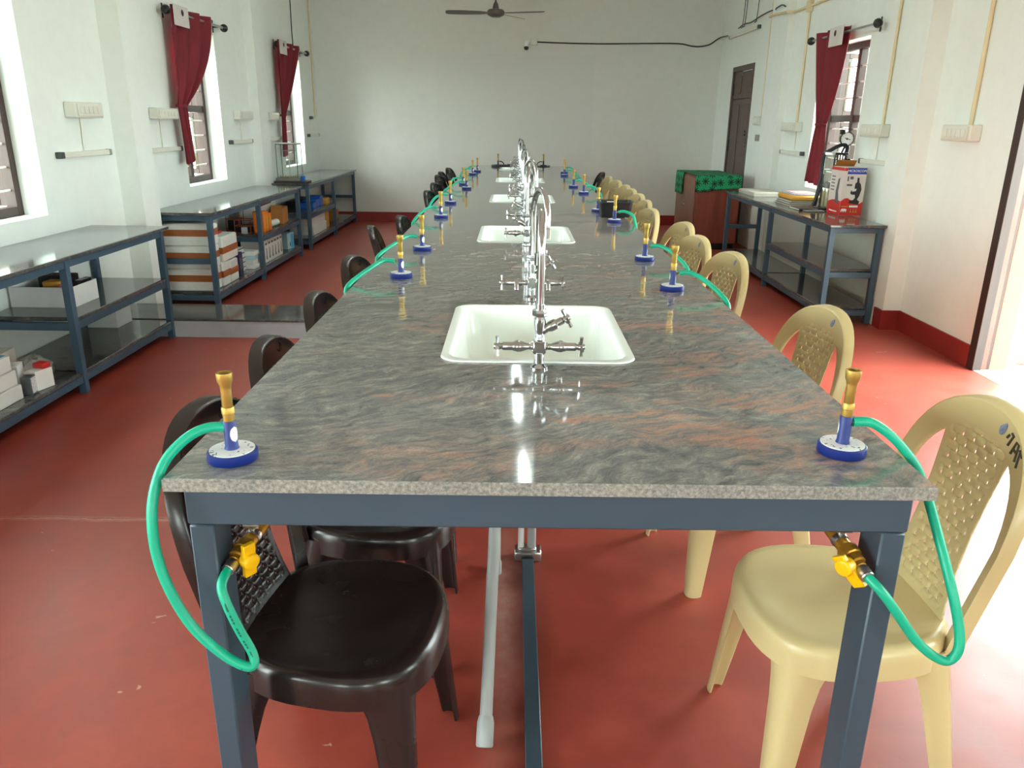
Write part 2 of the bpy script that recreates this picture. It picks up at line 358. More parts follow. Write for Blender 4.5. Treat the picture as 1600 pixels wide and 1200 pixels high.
# ------------------------------------------------------------------ mesh helpers
class MB:
    """Collects boxes, bars, tubes, lathes and grids; build() links them as ONE mesh object."""
    def __init__(s):
        s.v = []; s.f = []; s.mi = []; s.uv = None
    def add(s, verts, faces, T=None, mi=0):
        b = len(s.v)
        for p in verts:
            p = Vector(p)
            s.v.append(tuple(T @ p) if T is not None else tuple(p))
        for f in faces:
            s.f.append(tuple(b + i for i in f)); s.mi.append(mi)
        return s
    def box(s, x0, x1, y0, y1, z0, z1, ch=0.0, T=None, mi=0):
        if x0 > x1: x0, x1 = x1, x0
        if y0 > y1: y0, y1 = y1, y0
        if z0 > z1: z0, z1 = z1, z0
        c = min(ch, (x1 - x0) * 0.45, (y1 - y0) * 0.45, (z1 - z0) * 0.45)
        if c <= 0:
            v = [(x0, y0, z0), (x1, y0, z0), (x1, y1, z0), (x0, y1, z0), (x0, y0, z1), (x1, y0, z1), (x1, y1, z1), (x0, y1, z1)]
            f = [(0, 3, 2, 1), (4, 5, 6, 7), (0, 1, 5, 4), (1, 2, 6, 5), (2, 3, 7, 6), (3, 0, 4, 7)]
            return s.add(v, f, T, mi)
        X = (x0, x1); Y = (y0, y1); Z = (z0, z1)
        v = []; idx = {}
        for i in (0, 1):
            for j in (0, 1):
                for k in (0, 1):
                    sx = c if i == 0 else -c; sy = c if j == 0 else -c; sz = c if k == 0 else -c
                    for a, p in enumerate(((X[i], Y[j] + sy, Z[k] + sz), (X[i] + sx, Y[j], Z[k] + sz), (X[i] + sx, Y[j] + sy, Z[k]))):
                        idx[(i, j, k, a)] = len(v); v.append(p)
        f = []
        for i in (0, 1):
            q = [idx[(i, 0, 0, 0)], idx[(i, 1, 0, 0)], idx[(i, 1, 1, 0)], idx[(i, 0, 1, 0)]]; f.append(tuple(q if i else q[::-1]))
            q = [idx[(0, i, 0, 1)], idx[(1, i, 0, 1)], idx[(1, i, 1, 1)], idx[(0, i, 1, 1)]]; f.append(tuple(q[::-1] if i else q))
            q = [idx[(0, 0, i, 2)], idx[(1, 0, i, 2)], idx[(1, 1, i, 2)], idx[(0, 1, i, 2)]]; f.append(tuple(q if i else q[::-1]))
        for j in (0, 1):
            for k in (0, 1):
                q = [idx[(0, j, k, 1)], idx[(1, j, k, 1)], idx[(1, j, k, 2)], idx[(0, j, k, 2)]]; f.append(tuple(q))
                q = [idx[(j, 0, k, 0)], idx[(j, 1, k, 0)], idx[(j, 1, k, 2)], idx[(j, 0, k, 2)]]; f.append(tuple(q))
                q = [idx[(j, k, 0, 0)], idx[(j, k, 1, 0)], idx[(j, k, 1, 1)], idx[(j, k, 0, 1)]]; f.append(tuple(q))
        for i in (0, 1):
            for j in (0, 1):
                for k in (0, 1):
                    f.append((idx[(i, j, k, 0)], idx[(i, j, k, 1)], idx[(i, j, k, 2)]))
        return s.add(v, f, T, mi)
    def lathe(s, prof, n=20, T=None, mi=0, caps=True):
        v = []; f = []
        for r, z in prof:
            for i in range(n):
                a = 2 * PI * i / n; v.append((r * math.cos(a), r * math.sin(a), z))
        for k in range(len(prof) - 1):
            for i in range(n):
                j = (i + 1) % n
                f.append((k * n + i, k * n + j, (k + 1) * n + j, (k + 1) * n + i))
        if caps:
            if prof[0][0] > 1e-6: f.append(tuple(range(n))[::-1])
            if prof[-1][0] > 1e-6: f.append(tuple((len(prof) - 1) * n + i for i in range(n)))
        return s.add(v, f, T, mi)
    def tube(s, pts, r, n=8, T=None, mi=0, smooth=0, caps=True):
        pts = [Vector(p) for p in pts]
        if smooth:
            pts = spline(pts, smooth)
        m = len(pts)
        rad = [r] * m if not isinstance(r, (list, tuple)) else [r[min(len(r) - 1, int(round(i * (len(r) - 1) / max(1, m - 1))))] for i in range(m)]
        v = []; f = []; up = None
        for i, p in enumerate(pts):
            d = (pts[min(i + 1, m - 1)] - pts[max(i - 1, 0)])
            d = d.normalized() if d.length > 1e-9 else Vector((0, 0, 1))
            if up is None:
                up = Vector((0, 0, 1)) if abs(d.z) < 0.9 else Vector((1, 0, 0))
            a = d.cross(up)
            if a.length < 1e-6:
                a = d.cross(Vector((0, 1, 0.3)))
            a.normalize(); b = a.cross(d).normalized(); up = b
            for k in range(n):
                t = 2 * PI * k / n
                v.append(p + (a * math.cos(t) + b * math.sin(t)) * rad[i])
        for i in range(m - 1):
            for k in range(n):
                j = (k + 1) % n
                f.append((i * n + k, i * n + j, (i + 1) * n + j, (i + 1) * n + k))
        if caps:
            f.append(tuple(range(n))[::-1]); f.append(tuple((m - 1) * n + k for k in range(n)))
        return s.add(v, f, T, mi)
    def prism(s, poly, z0, z1, T=None, mi=0):
        n = len(poly)
        v = [(x, y, z0) for x, y in poly] + [(x, y, z1) for x, y in poly]
        f = [tuple(range(n))[::-1], tuple(range(n, 2 * n))] + [(i, (i + 1) % n, n + (i + 1) % n, n + i) for i in range(n)]
        return s.add(v, f, T, mi)
    def rings(s, rings, T=None, mi=0, cap0=False, cap1=False, close=True):
        n = len(rings[0]); v = [p for r in rings for p in r]; f = []
        for k in range(len(rings) - 1):
            for i in range(n if close else n - 1):
                j = (i + 1) % n
                f.append((k * n + i, k * n + j, (k + 1) * n + j, (k + 1) * n + i))
        if cap0: f.append(tuple(range(n))[::-1])
        if cap1: f.append(tuple((len(rings) - 1) * n + i for i in range(n)))
        return s.add(v, f, T, mi)
    def mesh(s, name, mats, angle=40):
        me = bpy.data.meshes.new(name); me.from_pydata(s.v, [], s.f)
        if not isinstance(mats, (list, tuple)): mats = [mats]
        for m in mats: me.materials.append(m)
        bm = bmesh.new(); bm.from_mesh(me)
        bmesh.ops.recalc_face_normals(bm, faces=bm.faces)
        bm.to_mesh(me); bm.free()
        me.polygons.foreach_set('material_index', s.mi) if len(mats) > 1 else None
        me.polygons.foreach_set('use_smooth', [True] * len(me.polygons))
        me.set_sharp_from_angle(angle=math.radians(angle))
        me.update()
        return me
    def build(s, name, mats, parent=None, loc=None, angle=40):
        o = bpy.data.objects.new(name, s.mesh(name, mats, angle)); COL.objects.link(o)
        if parent is not None: o.parent = parent
        if loc is not None: o.location = loc
        return o

def spline(pts, k):
    out = []
    n = len(pts)
    for i in range(n - 1):
        p0 = pts[max(i - 1, 0)]; p1 = pts[i]; p2 = pts[i + 1]; p3 = pts[min(i + 2, n - 1)]
        for j in range(k):
            t = j / k
            out.append(0.5 * ((2 * p1) + (p2 - p0) * t + (2 * p0 - 5 * p1 + 4 * p2 - p3) * t * t + (3 * p1 - p0 - 3 * p2 + p3) * t * t * t))
    out.append(pts[-1])
    return out

def TR(loc=(0, 0, 0), rx=0, ry=0, rz=0):
    return Matrix.Translation(loc) @ Matrix.Rotation(rz, 4, 'Z') @ Matrix.Rotation(ry, 4, 'Y') @ Matrix.Rotation(rx, 4, 'X')

def along(p, q):
    p = Vector(p); q = Vector(q)
    return Matrix.Translation(p) @ (q - p).to_track_quat('Z', 'Y').to_matrix().to_4x4()

def tag(o, label, cat, group=None, kind=None):
    o['label'] = label; o['category'] = cat
    if group: o['group'] = group
    if kind: o['kind'] = kind
    return o

def thing(name, label, cat, loc=(0, 0, 0), rz=0, group=None):
    o = bpy.data.objects.new(name, None); COL.objects.link(o)
    o.empty_display_size = 0.1
    o.location = loc; o.rotation_euler = (0, 0, rz)
    return tag(o, label, cat, group)

def struct(o, label=None, cat=None):
    o['kind'] = 'structure'
    if label: o['label'] = label
    if cat: o['category'] = cat
    return o

def dup(root, loc, rz=0, label=None, group=None):
    r = root.copy(); COL.objects.link(r); r.location = loc; r.rotation_euler = (0, 0, rz)
    if label: r['label'] = label
    if group: r['group'] = group
    for ch in list(root.children):
        c = ch.copy(); COL.objects.link(c); c.parent = r
        for g in list(ch.children):
            d = g.copy(); COL.objects.link(d); d.parent = c
    return r

def text_mesh(name, txt, size, mat, parent, T, depth=0.0006):
    cu = bpy.data.curves.new(name, 'FONT'); cu.body = txt; cu.size = size; cu.extrude = depth; cu.align_x = 'CENTER'; cu.align_y = 'CENTER'
    to = bpy.data.objects.new(name + '_tmp', cu); COL.objects.link(to)
    dg = bpy.context.evaluated_depsgraph_get()
    me = bpy.data.meshes.new_from_object(to.evaluated_get(dg)); me.name = name
    bpy.data.objects.remove(to)
    me.transform(T); me.materials.clear(); me.materials.append(mat)
    o = bpy.data.objects.new(name, me); COL.objects.link(o); o.parent = parent
    return o

def rrect(hx, hy, r, n=8, cx=0, cy=0):
    pts = []
    for (sx, sy, a0) in ((1, 1, 0), (-1, 1, PI / 2), (-1, -1, PI), (1, -1, 1.5 * PI)):
        for k in range(n + 1):
            a = a0 + (PI / 2) * k / n
            pts.append((cx + sx * (hx - r) + r * math.cos(a), cy + sy * (hy - r) + r * math.sin(a)))
    return pts

# ------------------------------------------------------------------ the room
fl = MB().box(XL - WT, XR + WT, YF - WT, YB + WT, -0.1, 0).build('floor', m_floor)
struct(fl, 'worn red oxide floor of the laboratory hall', 'floor')
ce = MB().box(XL - WT, XR + WT, YF - WT, YB + WT, ZC, ZC + 0.1).build('ceiling', m_ceil)
struct(ce, 'plain white ceiling high over the hall', 'ceiling')

def wall_with_openings(name, x0, x1, openings):
    """openings: sorted (y0, y1, z0, z1)"""
    b = MB(); y = YF - WT
    for (a, c, z0, z1) in openings:
        b.box(x0, x1, y, a, 0, ZC)
        if z0 > 0: b.box(x0, x1, a, c, 0, z0)
        b.box(x0, x1, a, c, z1, ZC)
        y = c
    b.box(x0, x1, y, YB + WT, 0, ZC)
    return b.build(name, m_wall)
wl = wall_with_openings('wall_left', XL - WT, XL, [(WIN_L[0][0], WIN_L[0][1], WZ0, WZ1), (FILL_DOOR_L[0], FILL_DOOR_L[1], 0, FILL_DOOR_L[2])] + [(a, b, WZ0, WZ1) for a, b in WIN_L[1:]])
struct(wl, 'white painted long wall on the side with three curtained windows', 'wall')
wr = wall_with_openings('wall_right', XR, XR + WT, [(WIN_R[0][0], WIN_R[0][1], WZ0, WZ1), (WIN_R[1][0], WIN_R[1][1], WZ0, WZ1), (DOOR_R[0], DOOR_R[1], 0, DOOR_R[2]), (WIN_R[2][0], WIN_R[2][1], WZ0, WZ1 - 0.03), (DOOR_F[0], DOOR_F[1], 0, DOOR_F[2])])
struct(wr, 'white painted long wall with the open doorway', 'wall')
wb = MB().box(XL, XR, YB, YB + WT, 0, ZC).build('wall_back', m_wallback)
struct(wb, 'white end wall, toned dimmer than the lit side walls, behind the table', 'wall')
wfb = MB(); xx = XL
for (a, c, z0, z1) in FILL_OPEN_F:
    wfb.box(xx, a, YF - WT, YF, 0, ZC)
    if z0 > 0: wfb.box(a, c, YF - WT, YF, 0, z0)
    wfb.box(a, c, YF - WT, YF, z1, ZC); xx = c
wf = wfb.box(xx, XR, YF - WT, YF, 0, ZC).build('wall_front', m_wall)
struct(wf, 'white end wall with openings added for fill light behind the photographer', 'wall')

# pilasters
for i, (x0, x1, y0, y1) in enumerate(((XL, XL + 0.15, 4.67, 4.93), (XL, XL + 0.10, 7.75, 8.05), (XR - 0.13, XR, 4.58, 4.92), (XR - 0.07, XR, 7.75, 8.3))):
    p = MB().box(x0, x1, y0, y1, 0, ZC).build('trim_%d' % (i + 1), m_wall)
    struct(p, ('white wall pilaster between the first and second low bench', 'white wall pilaster past the second curtained window', 'white pilaster beside the microscope bench', 'white pilaster beside the closed brown door')[i], 'pilaster')

# beams under the ceiling, one over each pair of pilasters
for i, yb_ in enumerate((-1.55, 1.55, 4.67, 7.75)):
    bm_ = MB().box(XL, XR, yb_, yb_ + 0.26, ZC - 0.33, ZC).build('beam', m_ceil)
    struct(bm_, ('white ceiling beam behind the photographer', 'white ceiling beam over the near half of the table', 'white ceiling beam over the middle of the table', 'white ceiling beam over the far half of the table')[i], 'beam')

# red skirting
def skirt(name, segs, label):
    b = MB()
    for s in segs: b.box(*s, 0, 0.145)
    struct(b.build(name, m_skirt), label, 'skirting')
e = 0.012
skirt('baseboard_back', [(XL, XR, YB - e, YB)], 'dark red skirting band along the end wall')

skirt('baseboard_right', [(XR - e, XR, YF, DOOR_R[0]), (XR - e, XR, DOOR_R[1], 4.58), (XR - 0.13 - e, XR, 4.58 - e, 4.70), (XR - e, XR, DOOR_F[1], YB - e)], 'dark red skirting band beside the open doorway')

# granite topped ledge standing out from the wall between two benches
lg = bpy.data.objects.new('ledge', None); COL.objects.link(lg)
struct(lg, 'low granite topped ledge on the red floor between two benches', 'ledge')
MB().box(XL + 0.02, -1.40, 4.12, 4.56, 0, 0.115).build('ledge_base', M('ledge_grey_plaster', srgb(178, 186, 192), 0.6), lg)
MB().box(XL + 0.02, -1.39, 4.11, 4.57, 0.115, 0.130, 0.003).build('ledge_slab', m_granite_shelf, lg)

# outside
og = MB().box(-30, XL - WT - 0.02, -6, 30, -0.5, -0.4).box(-30, XR + WT + 2.4, -30, YF - WT - 0.01, -0.5, -0.4).build('ground_west', m_ground); struct(og, 'pale open ground outside the curtained windows', 'ground')
og = MB().box(XR + WT + 2.4, 30, -25, 30, -0.5, -0.4).build('ground_east', m_ground); struct(og, 'pale open ground outside the doorway', 'ground')
vf = MB().box(XR + WT, XR + WT + 2.4, -3, 12, -0.45, -0.01).build('floor_veranda', m_cement); struct(vf, 'pale cement veranda floor outside the doorway', 'floor')
vs = MB().box(3.16, 3.62, 3.72, 3.95, -0.01, 0.17, 0.01).build('trim_5', m_peach); struct(vs, 'peach plastered plinth block outside the doorway', 'plinth')

# windows -----------------------------------------------------------
def window(n, side, y0, y1, z0, z1, label):
    s = -1 if side == 'L' else 1
    xw = XL if side == 'L' else XR
    w = bpy.data.objects.new('window_%d' % n, None); COL.objects.link(w); struct(w, label, 'window')
    xa = xw + s * 0.14; xb = xw + s * 0.21
    t = 0.055
    fr = MB()
    fr.box(xa, xb, y0, y0 + t, z0, z1, 0.004).box(xa, xb, y1 - t, y1, z0, z1, 0.004)
    fr.box(xa, xb, y0 + t, y1 - t, z0, z0 + t, 0.004).box(xa, xb, y0 + t, y1 - t, z1 - t, z1, 0.004)
    fr.build('window_frame', m_wood_dark, w)
    zt = z0 + (z1 - z0) * 0.50
    ym = (y0 + y1) / 2
    MB().box(xa + s * 0.005, xb, ym - 0.03, ym + 0.03, z0 + t, z1 - t, 0.004).build('mullion', m_wood_dark, w)
    MB().box(xa + s * 0.012, xb, y0 + t, ym - 0.03, zt - 0.03, zt + 0.03, 0.004).build('transom', m_wood_dark, w)
    MB().box(xa + s * 0.012, xb, ym + 0.03, y1 - t, zt - 0.03, zt + 0.03, 0.004).build('transom', m_wood_dark, w)
    k = 0; z = z0 + 0.15
    proto = None
    while z < z1 - 0.09:
        if abs(z - zt) > 0.045:
            if proto is None:
                proto = MB().tube([(xa + s * 0.03, y0 + 0.02, 0), (xa + s * 0.03, y1 - 0.02, 0)], 0.006, 8).build('bar', m_bar, w)
                proto.location.z = z
            else:
                c = proto.copy(); COL.objects.link(c); c.location.z = z
        z += 0.133
    MB().box(xw + s * 0.002, xa, y0, y1, z0 - 0.012, z0 + 0.002).build('window_sill', m_wall, w)
    # casement leaves folded outward, one on each side, with glass
    for hy, sg in ((y0 + 0.01, 1), (y1 - 0.01, -1)):
        L = (y1 - y0) / 2 - 0.06
        for (za, zb) in ((z0 + t, zt - 0.03), (zt + 0.03, z1 - t)):
            sf = MB(); x1 = xb + s * 0.005; x2 = xb + s * (0.005 + L)
            hw = 0.045
            ya, yb = hy - 0.015, hy + 0.015
            sf.box(x1, x1 + s * hw, ya, yb, za, zb, 0.003).box(x2 - s * hw, x2, ya, yb, za, zb, 0.003)
            sf.box(x1 + s * hw, x2 - s * hw, ya, yb, za, za + hw, 0.003).box(x1 + s * hw, x2 - s * hw, ya, yb, zb - hw, zb, 0.003)
            so = sf.build('casement', m_wood_dark, w)
            MB().box(x1 + s * hw, x2 - s * hw, hy - 0.002, hy + 0.002, za + hw, zb - hw).build('pane', m_glass, so)
    return w
window(1, 'L', *WIN_L[2], WZ0, WZ1, 'brown barred window without curtain nearest the camera on the bench side')
window(2, 'L', *WIN_L[3], WZ0, WZ1, 'brown barred window behind the maroon curtain over the foam box bench')
window(3, 'L', *WIN_L[4], WZ0, WZ1, 'brown barred window behind the farthest maroon curtain')
window(4, 'R', *WIN_R[2], WZ0, WZ1 - 0.03, 'brown barred window behind the microscope carton')
window(5, 'L', *WIN_L[1], WZ0, WZ1, 'brown barred window beside the photographer on the bench side')
window(6, 'R', *WIN_R[1], WZ0, WZ1, 'brown barred window beside the photographer on the doorway side')

# open doorway ------------------------------------------------------
d1 = bpy.data.objects.new('door_1', None); COL.objects.link(d1); struct(d1, 'open doorway with dark brown wooden frame and daylight outside', 'doorway')
y0, y1, zt = DOOR_R
MB().box(XR - 0.012, XR + 0.045, y1 - 0.07, y1, 0, zt, 0.003).box(XR - 0.012, XR + 0.045, y0, y0 + 0.07, 0, zt, 0.003).box(XR - 0.012, XR + 0.045, y0 + 0.07, y1 - 0.07, zt - 0.07, zt, 0.003).build('door_frame', m_wood_dark, d1)
MB().box(XR + 0.046, XR + 0.085, y1 - 0.055, y1, 0, zt, 0.003).box(XR + 0.046, XR + 0.085, y0, y0 + 0.055, 0, zt, 0.003).build('door_stop', M('pinkish_varnish', srgb(112, 66, 58), 0.25, vary=0.1), d1)
MB().box(XR + 0.086, XR + 0.102, y1 - 0.05, y1, 0, zt).box(XR + 0.086, XR + 0.102, y0, y0 + 0.05, 0, zt).build('door_groove', m_wood_dark, d1)
MB().box(XR + 0.103, XR + WT - 0.08, y1 - 0.045, y1, 0, zt, 0.006).box(XR + 0.103, XR + WT - 0.08, y0, y0 + 0.045, 0, zt, 0.006).build('door_jamb', m_peach, d1)
MB().box(XR, XR + WT, y0, y1, -0.02, 0.002).build('threshold', m_cement, d1)

# closed far door ---------------------------------------------------
d2 = bpy.data.objects.new('door_2', None); COL.objects.link(d2); struct(d2, 'closed grey brown wooden door in the far corner behind the cloth covered cupboard', 'door')
y0, y1, zt = DOOR_F
MB().box(XR - 0.01, XR + 0.08, y1 - 0.05, y1, 0, zt, 0.003).box(XR - 0.01, XR + 0.08, y0, y0 + 0.05, 0, zt, 0.003).box(XR - 0.01, XR + 0.08, y0 + 0.05, y1 - 0.05, zt - 0.06, zt, 0.003).build('door_frame', m_wood_door, d2)
dm = (y0 + y1) / 2
for (ya, yb) in ((y0 + 0.05, dm - 0.002), (dm + 0.002, y1 - 0.05)):
    for (za, zb) in ((0.01, 1.745), (1.755, zt - 0.062)):
        lf = MB().box(XR + 0.012, XR + 0.05, ya, yb, za, zb, 0.003).build('door_leaf', m_wood_door, d2)
        MB().box(XR + 0.004, XR + 0.012, ya + 0.06, yb - 0.06, za + 0.06, zb - 0.06, 0.004).build('door_panel', m_wood_door, lf)
MB().box(XR - 0.004, XR + 0.012, y0 + 0.02, y0 + 0.12, 1.80, 1.86, 0.004).build('latch', m_blk, d2)
MB().box(XR - 0.004, XR + 0.012, y1 - 0.06, y1 - 0.01, 1.80, 1.95, 0.003).build('hinge', m_blk, d2)
MB().box(XR - 0.004, XR + 0.012, y1 - 0.06, y1 - 0.01, 1.10, 1.25, 0.003).build('hinge', m_blk, d2)
bo = MB().tube([(XR - 0.012, y0 + 0.05, 1.34), (XR - 0.012, y0 + 0.24, 1.34)], 0.009, 8)
bo.box(XR - 0.01, XR + 0.012, y0 + 0.06, y0 + 0.10, 1.31, 1.37).box(XR - 0.01, XR + 0.012, y0 + 0.14, y0 + 0.18, 1.31, 1.37)
for z in (1.27, 1.23, 1.18): bo.box(XR - 0.008, XR + 0.012, y0 + 0.08, y0 + 0.2, z - 0.006, z + 0.006)
bo.build('bolt', m_blk, d2)
MB().box(XR + 0.055, XR + 0.075, y0 + 0.002, y1 - 0.002, 0, zt).build('leak_block_panel', m_wood_door, d2)  # unseen backing added to block daylight leaking between the leaves
MB().box(XR + 0.0, XR + 0.01, y0 + 0.06, y0 + 0.5, zt - 0.075, zt - 0.066).build('painted_light_gap', m_white, d2)  # white strip painted in place of daylight through the top gap

# ------------------------------------------------------------------ the long laboratory table
TL, TW, TZ, TT = 9.45, 0.61, 0.90, 0.022
SINK_Y = [0.945 + 1.93 * i for i in range(5)]
CUT = [0.0] + [SINK_Y[0] + 0.965 + 1.93 * i for i in range(4)] + [TL]
tab = thing('lab_table', 'long granite topped laboratory table on a slate blue steel frame', 'table')
SHX, SHY, SR = 0.230, 0.297, 0.05
for i in range(5):
    a, b = CUT[i] + (0.0008 if i else 0), CUT[i + 1] - (0.0008 if i < 4 else 0)
    inner = rrect(SHX, SHY, SR, 8, 0, SINK_Y[i])
    outer = []
    n = len(inner)
    for (x, y) in inner:       # project hole points onto the slab's rectangle
        dx, dy = x, y - SINK_Y[i]
        ky = (b - SINK_Y[i]) if dy > 0 else (SINK_Y[i] - a)
        s = min(TW / abs(dx) if abs(dx) > 1e-6 else 1e9, ky / abs(dy) if abs(dy) > 1e-6 else 1e9)
        outer.append((dx * s, SINK_Y[i] + dy * s))
    # snap the nearest outer points to the four corners
    for cxy in ((TW, b), (-TW, b), (-TW, a), (TW, a)):
        k = min(range(n), key=lambda q: (outer[q][0] - cxy[0]) ** 2 + (outer[q][1] - cxy[1]) ** 2)
        outer[k] = cxy
    ch = 0.002
    def sh(p, d):
        return (max(-TW + d, min(TW - d, p[0])), max(a + d, min(b - d, p[1])))
    z1, z0 = TZ, TZ - TT
    R = [[(x, y, z0) for x, y in inner], [(x, y, z1) for x, y in inner], [(*sh(p, ch), z1) for p in outer], [(*p, z1 - ch) for p in outer], [(*p, z0) for p in outer], [(x, y, z0) for x, y in inner]]
    mb = MB().rings(R)
    me_mi = []
    nn = n
    for k in range(5):
        me_mi += [1 if k in (2, 3) else 0] * nn
    mb.mi = me_mi
    mb.build('slab', [m_granite, m_granite_edge], tab, angle=30)
LW = 0.040; LD = 0.075
leg_y = [0.03, 1.75, 4.565, 6.69, TL - 0.03 - LD]
xo = 0.590
for ly in leg_y:
    for s in (-1, 1):
        MB().box(s * (xo - LW), s * xo, ly, ly + LD, 0, TZ - TT - 0.0755, 0.003).build('leg', m_blue_dark, tab)
for (ya, yb) in ((0.03, 0.07), (TL - 0.07, TL - 0.03)):
    MB().box(-xo - 0.002, xo + 0.002, ya, yb, TZ - TT - 0.075, TZ - TT - 0.0005, 0.003).build('rail', m_blue_dark, tab)
for s in (-1, 1):
    MB().box(s * (xo - LW), s * xo, 0.0705, TL - 0.0705, TZ - TT - 0.075, TZ - TT - 0.0005, 0.003).build('rail', m_blue_dark, tab)
for ly in (1.85, 3.80, 5.72, 7.65):
    MB().box(-(xo - LW - 0.001), xo - LW - 0.001, ly, ly + 0.04, TZ - TT - 0.075, TZ - TT - 0.0005, 0.003).build('cross_rail', m_blue_dark, tab)

# floor channel, supply and drain pipes below the table
MB().box(-0.019, 0.021, 0.02, 1.24, 0.001, 0.02, 0.002).build('floor_channel', m_blue_dark)
tag(bpy.data.objects['floor_channel'], 'slate blue steel channel strip on the red floor below the table', 'channel')
sp = thing('supply_pipes', 'pair of white water pipes rising from a grey clamp on the floor', 'pipe', (0, 1.28, 0))
MB().tube([(-0.022, 0, 0.03), (-0.022, 0, 0.86)], 0.011, 12).build('pipe', m_white, sp)
MB().tube([(0.014, 0.0, 0.03), (0.014, 0.0, 0.86)], 0.015, 12).build('pipe', m_pvc, sp)
MB().box(-0.045, 0.048, -0.03, 0.03, 0.0, 0.035, 0.004).box(-0.03, 0.03, -0.02, 0.02, 0.035, 0.045, 0.003).build('clamp', m_steel, sp)
dp = thing('drain_pipe', 'slanting grey white drain pipe with socket below the nearest sink', 'pipe', (0, 0, 0))
MB().tube([(-0.115, 0.43, 0.05), (-0.092, 0.95, 0.69)], 0.0155, 14).build('pipe', m_pvc, dp)
MB().lathe([(0.019, 0.0), (0.021, 0.004), (0.021, 0.055), (0.017, 0.07)], 16, along((-0.117, 0.397, 0.008), (-0.113, 0.47, 0.098))).build('socket', m_pvc, dp)
MB().tube([(-0.092, 0.95, 0.69), (-0.06, 0.95, 0.70), (0.0, 0.945, 0.705)], 0.0155, 12).build('elbow', m_pvc, dp)
dq = thing('waste_pipe', 'thin grey upright waste pipe standing behind the slanting drain pipe', 'pipe', (-0.103, 1.18, 0))
MB().tube([(0, 0, 0.03), (0, 0, 0.70)], 0.012, 12).build('pipe', m_pvc, dq)
MB().lathe([(0.016, 0), (0.016, 0.04), (0.012, 0.05)], 14).build('socket', m_pvc, dq)

# sinks --------------------------------------------------------------
def make_sink():
    s = thing('sink', '', 'sink')
    def ring(d, z, r): return [(x, y, z) for x, y in rrect(SHX + 0.004 - d, SHY + 0.004 - d, r, 8)]
    R = [ring(0.0, 0.0005, 0.054), ring(0.001, 0.004, 0.054), ring(0.018, 0.005, 0.05), ring(0.024, 0.0, 0.048), ring(0.03, -0.02, 0.045), ring(0.045, -0.13, 0.05), ring(0.06, -0.155, 0.06), ring(0.10, -0.165, 0.07), ring(0.2, -0.172, 0.03)]
    MB().rings(R, cap1=True).build('bowl', m_ceramic, s, angle=60)
    MB().lathe([(0.028, -0.171), (0.028, -0.167), (0.018, -0.167), (0.016, -0.170)], 20).build('drain', m_chrome, s)
    return s
SL = ['white ceramic sink nearest the camera, set flush in the granite table', 'second white ceramic sink from the near end of the table',
      'white ceramic sink in the middle of the row of five', 'second white ceramic sink from the end wall', 'farthest white ceramic sink, nearest the end wall']
sk = make_sink()
for i, y in enumerate(SINK_Y):
    s = sk if i == 0 else dup(sk, (0, y, TZ))
    s.location = (0, y, TZ); s['label'] = SL[i]; s['group'] = 'sinks along the middle of the table'

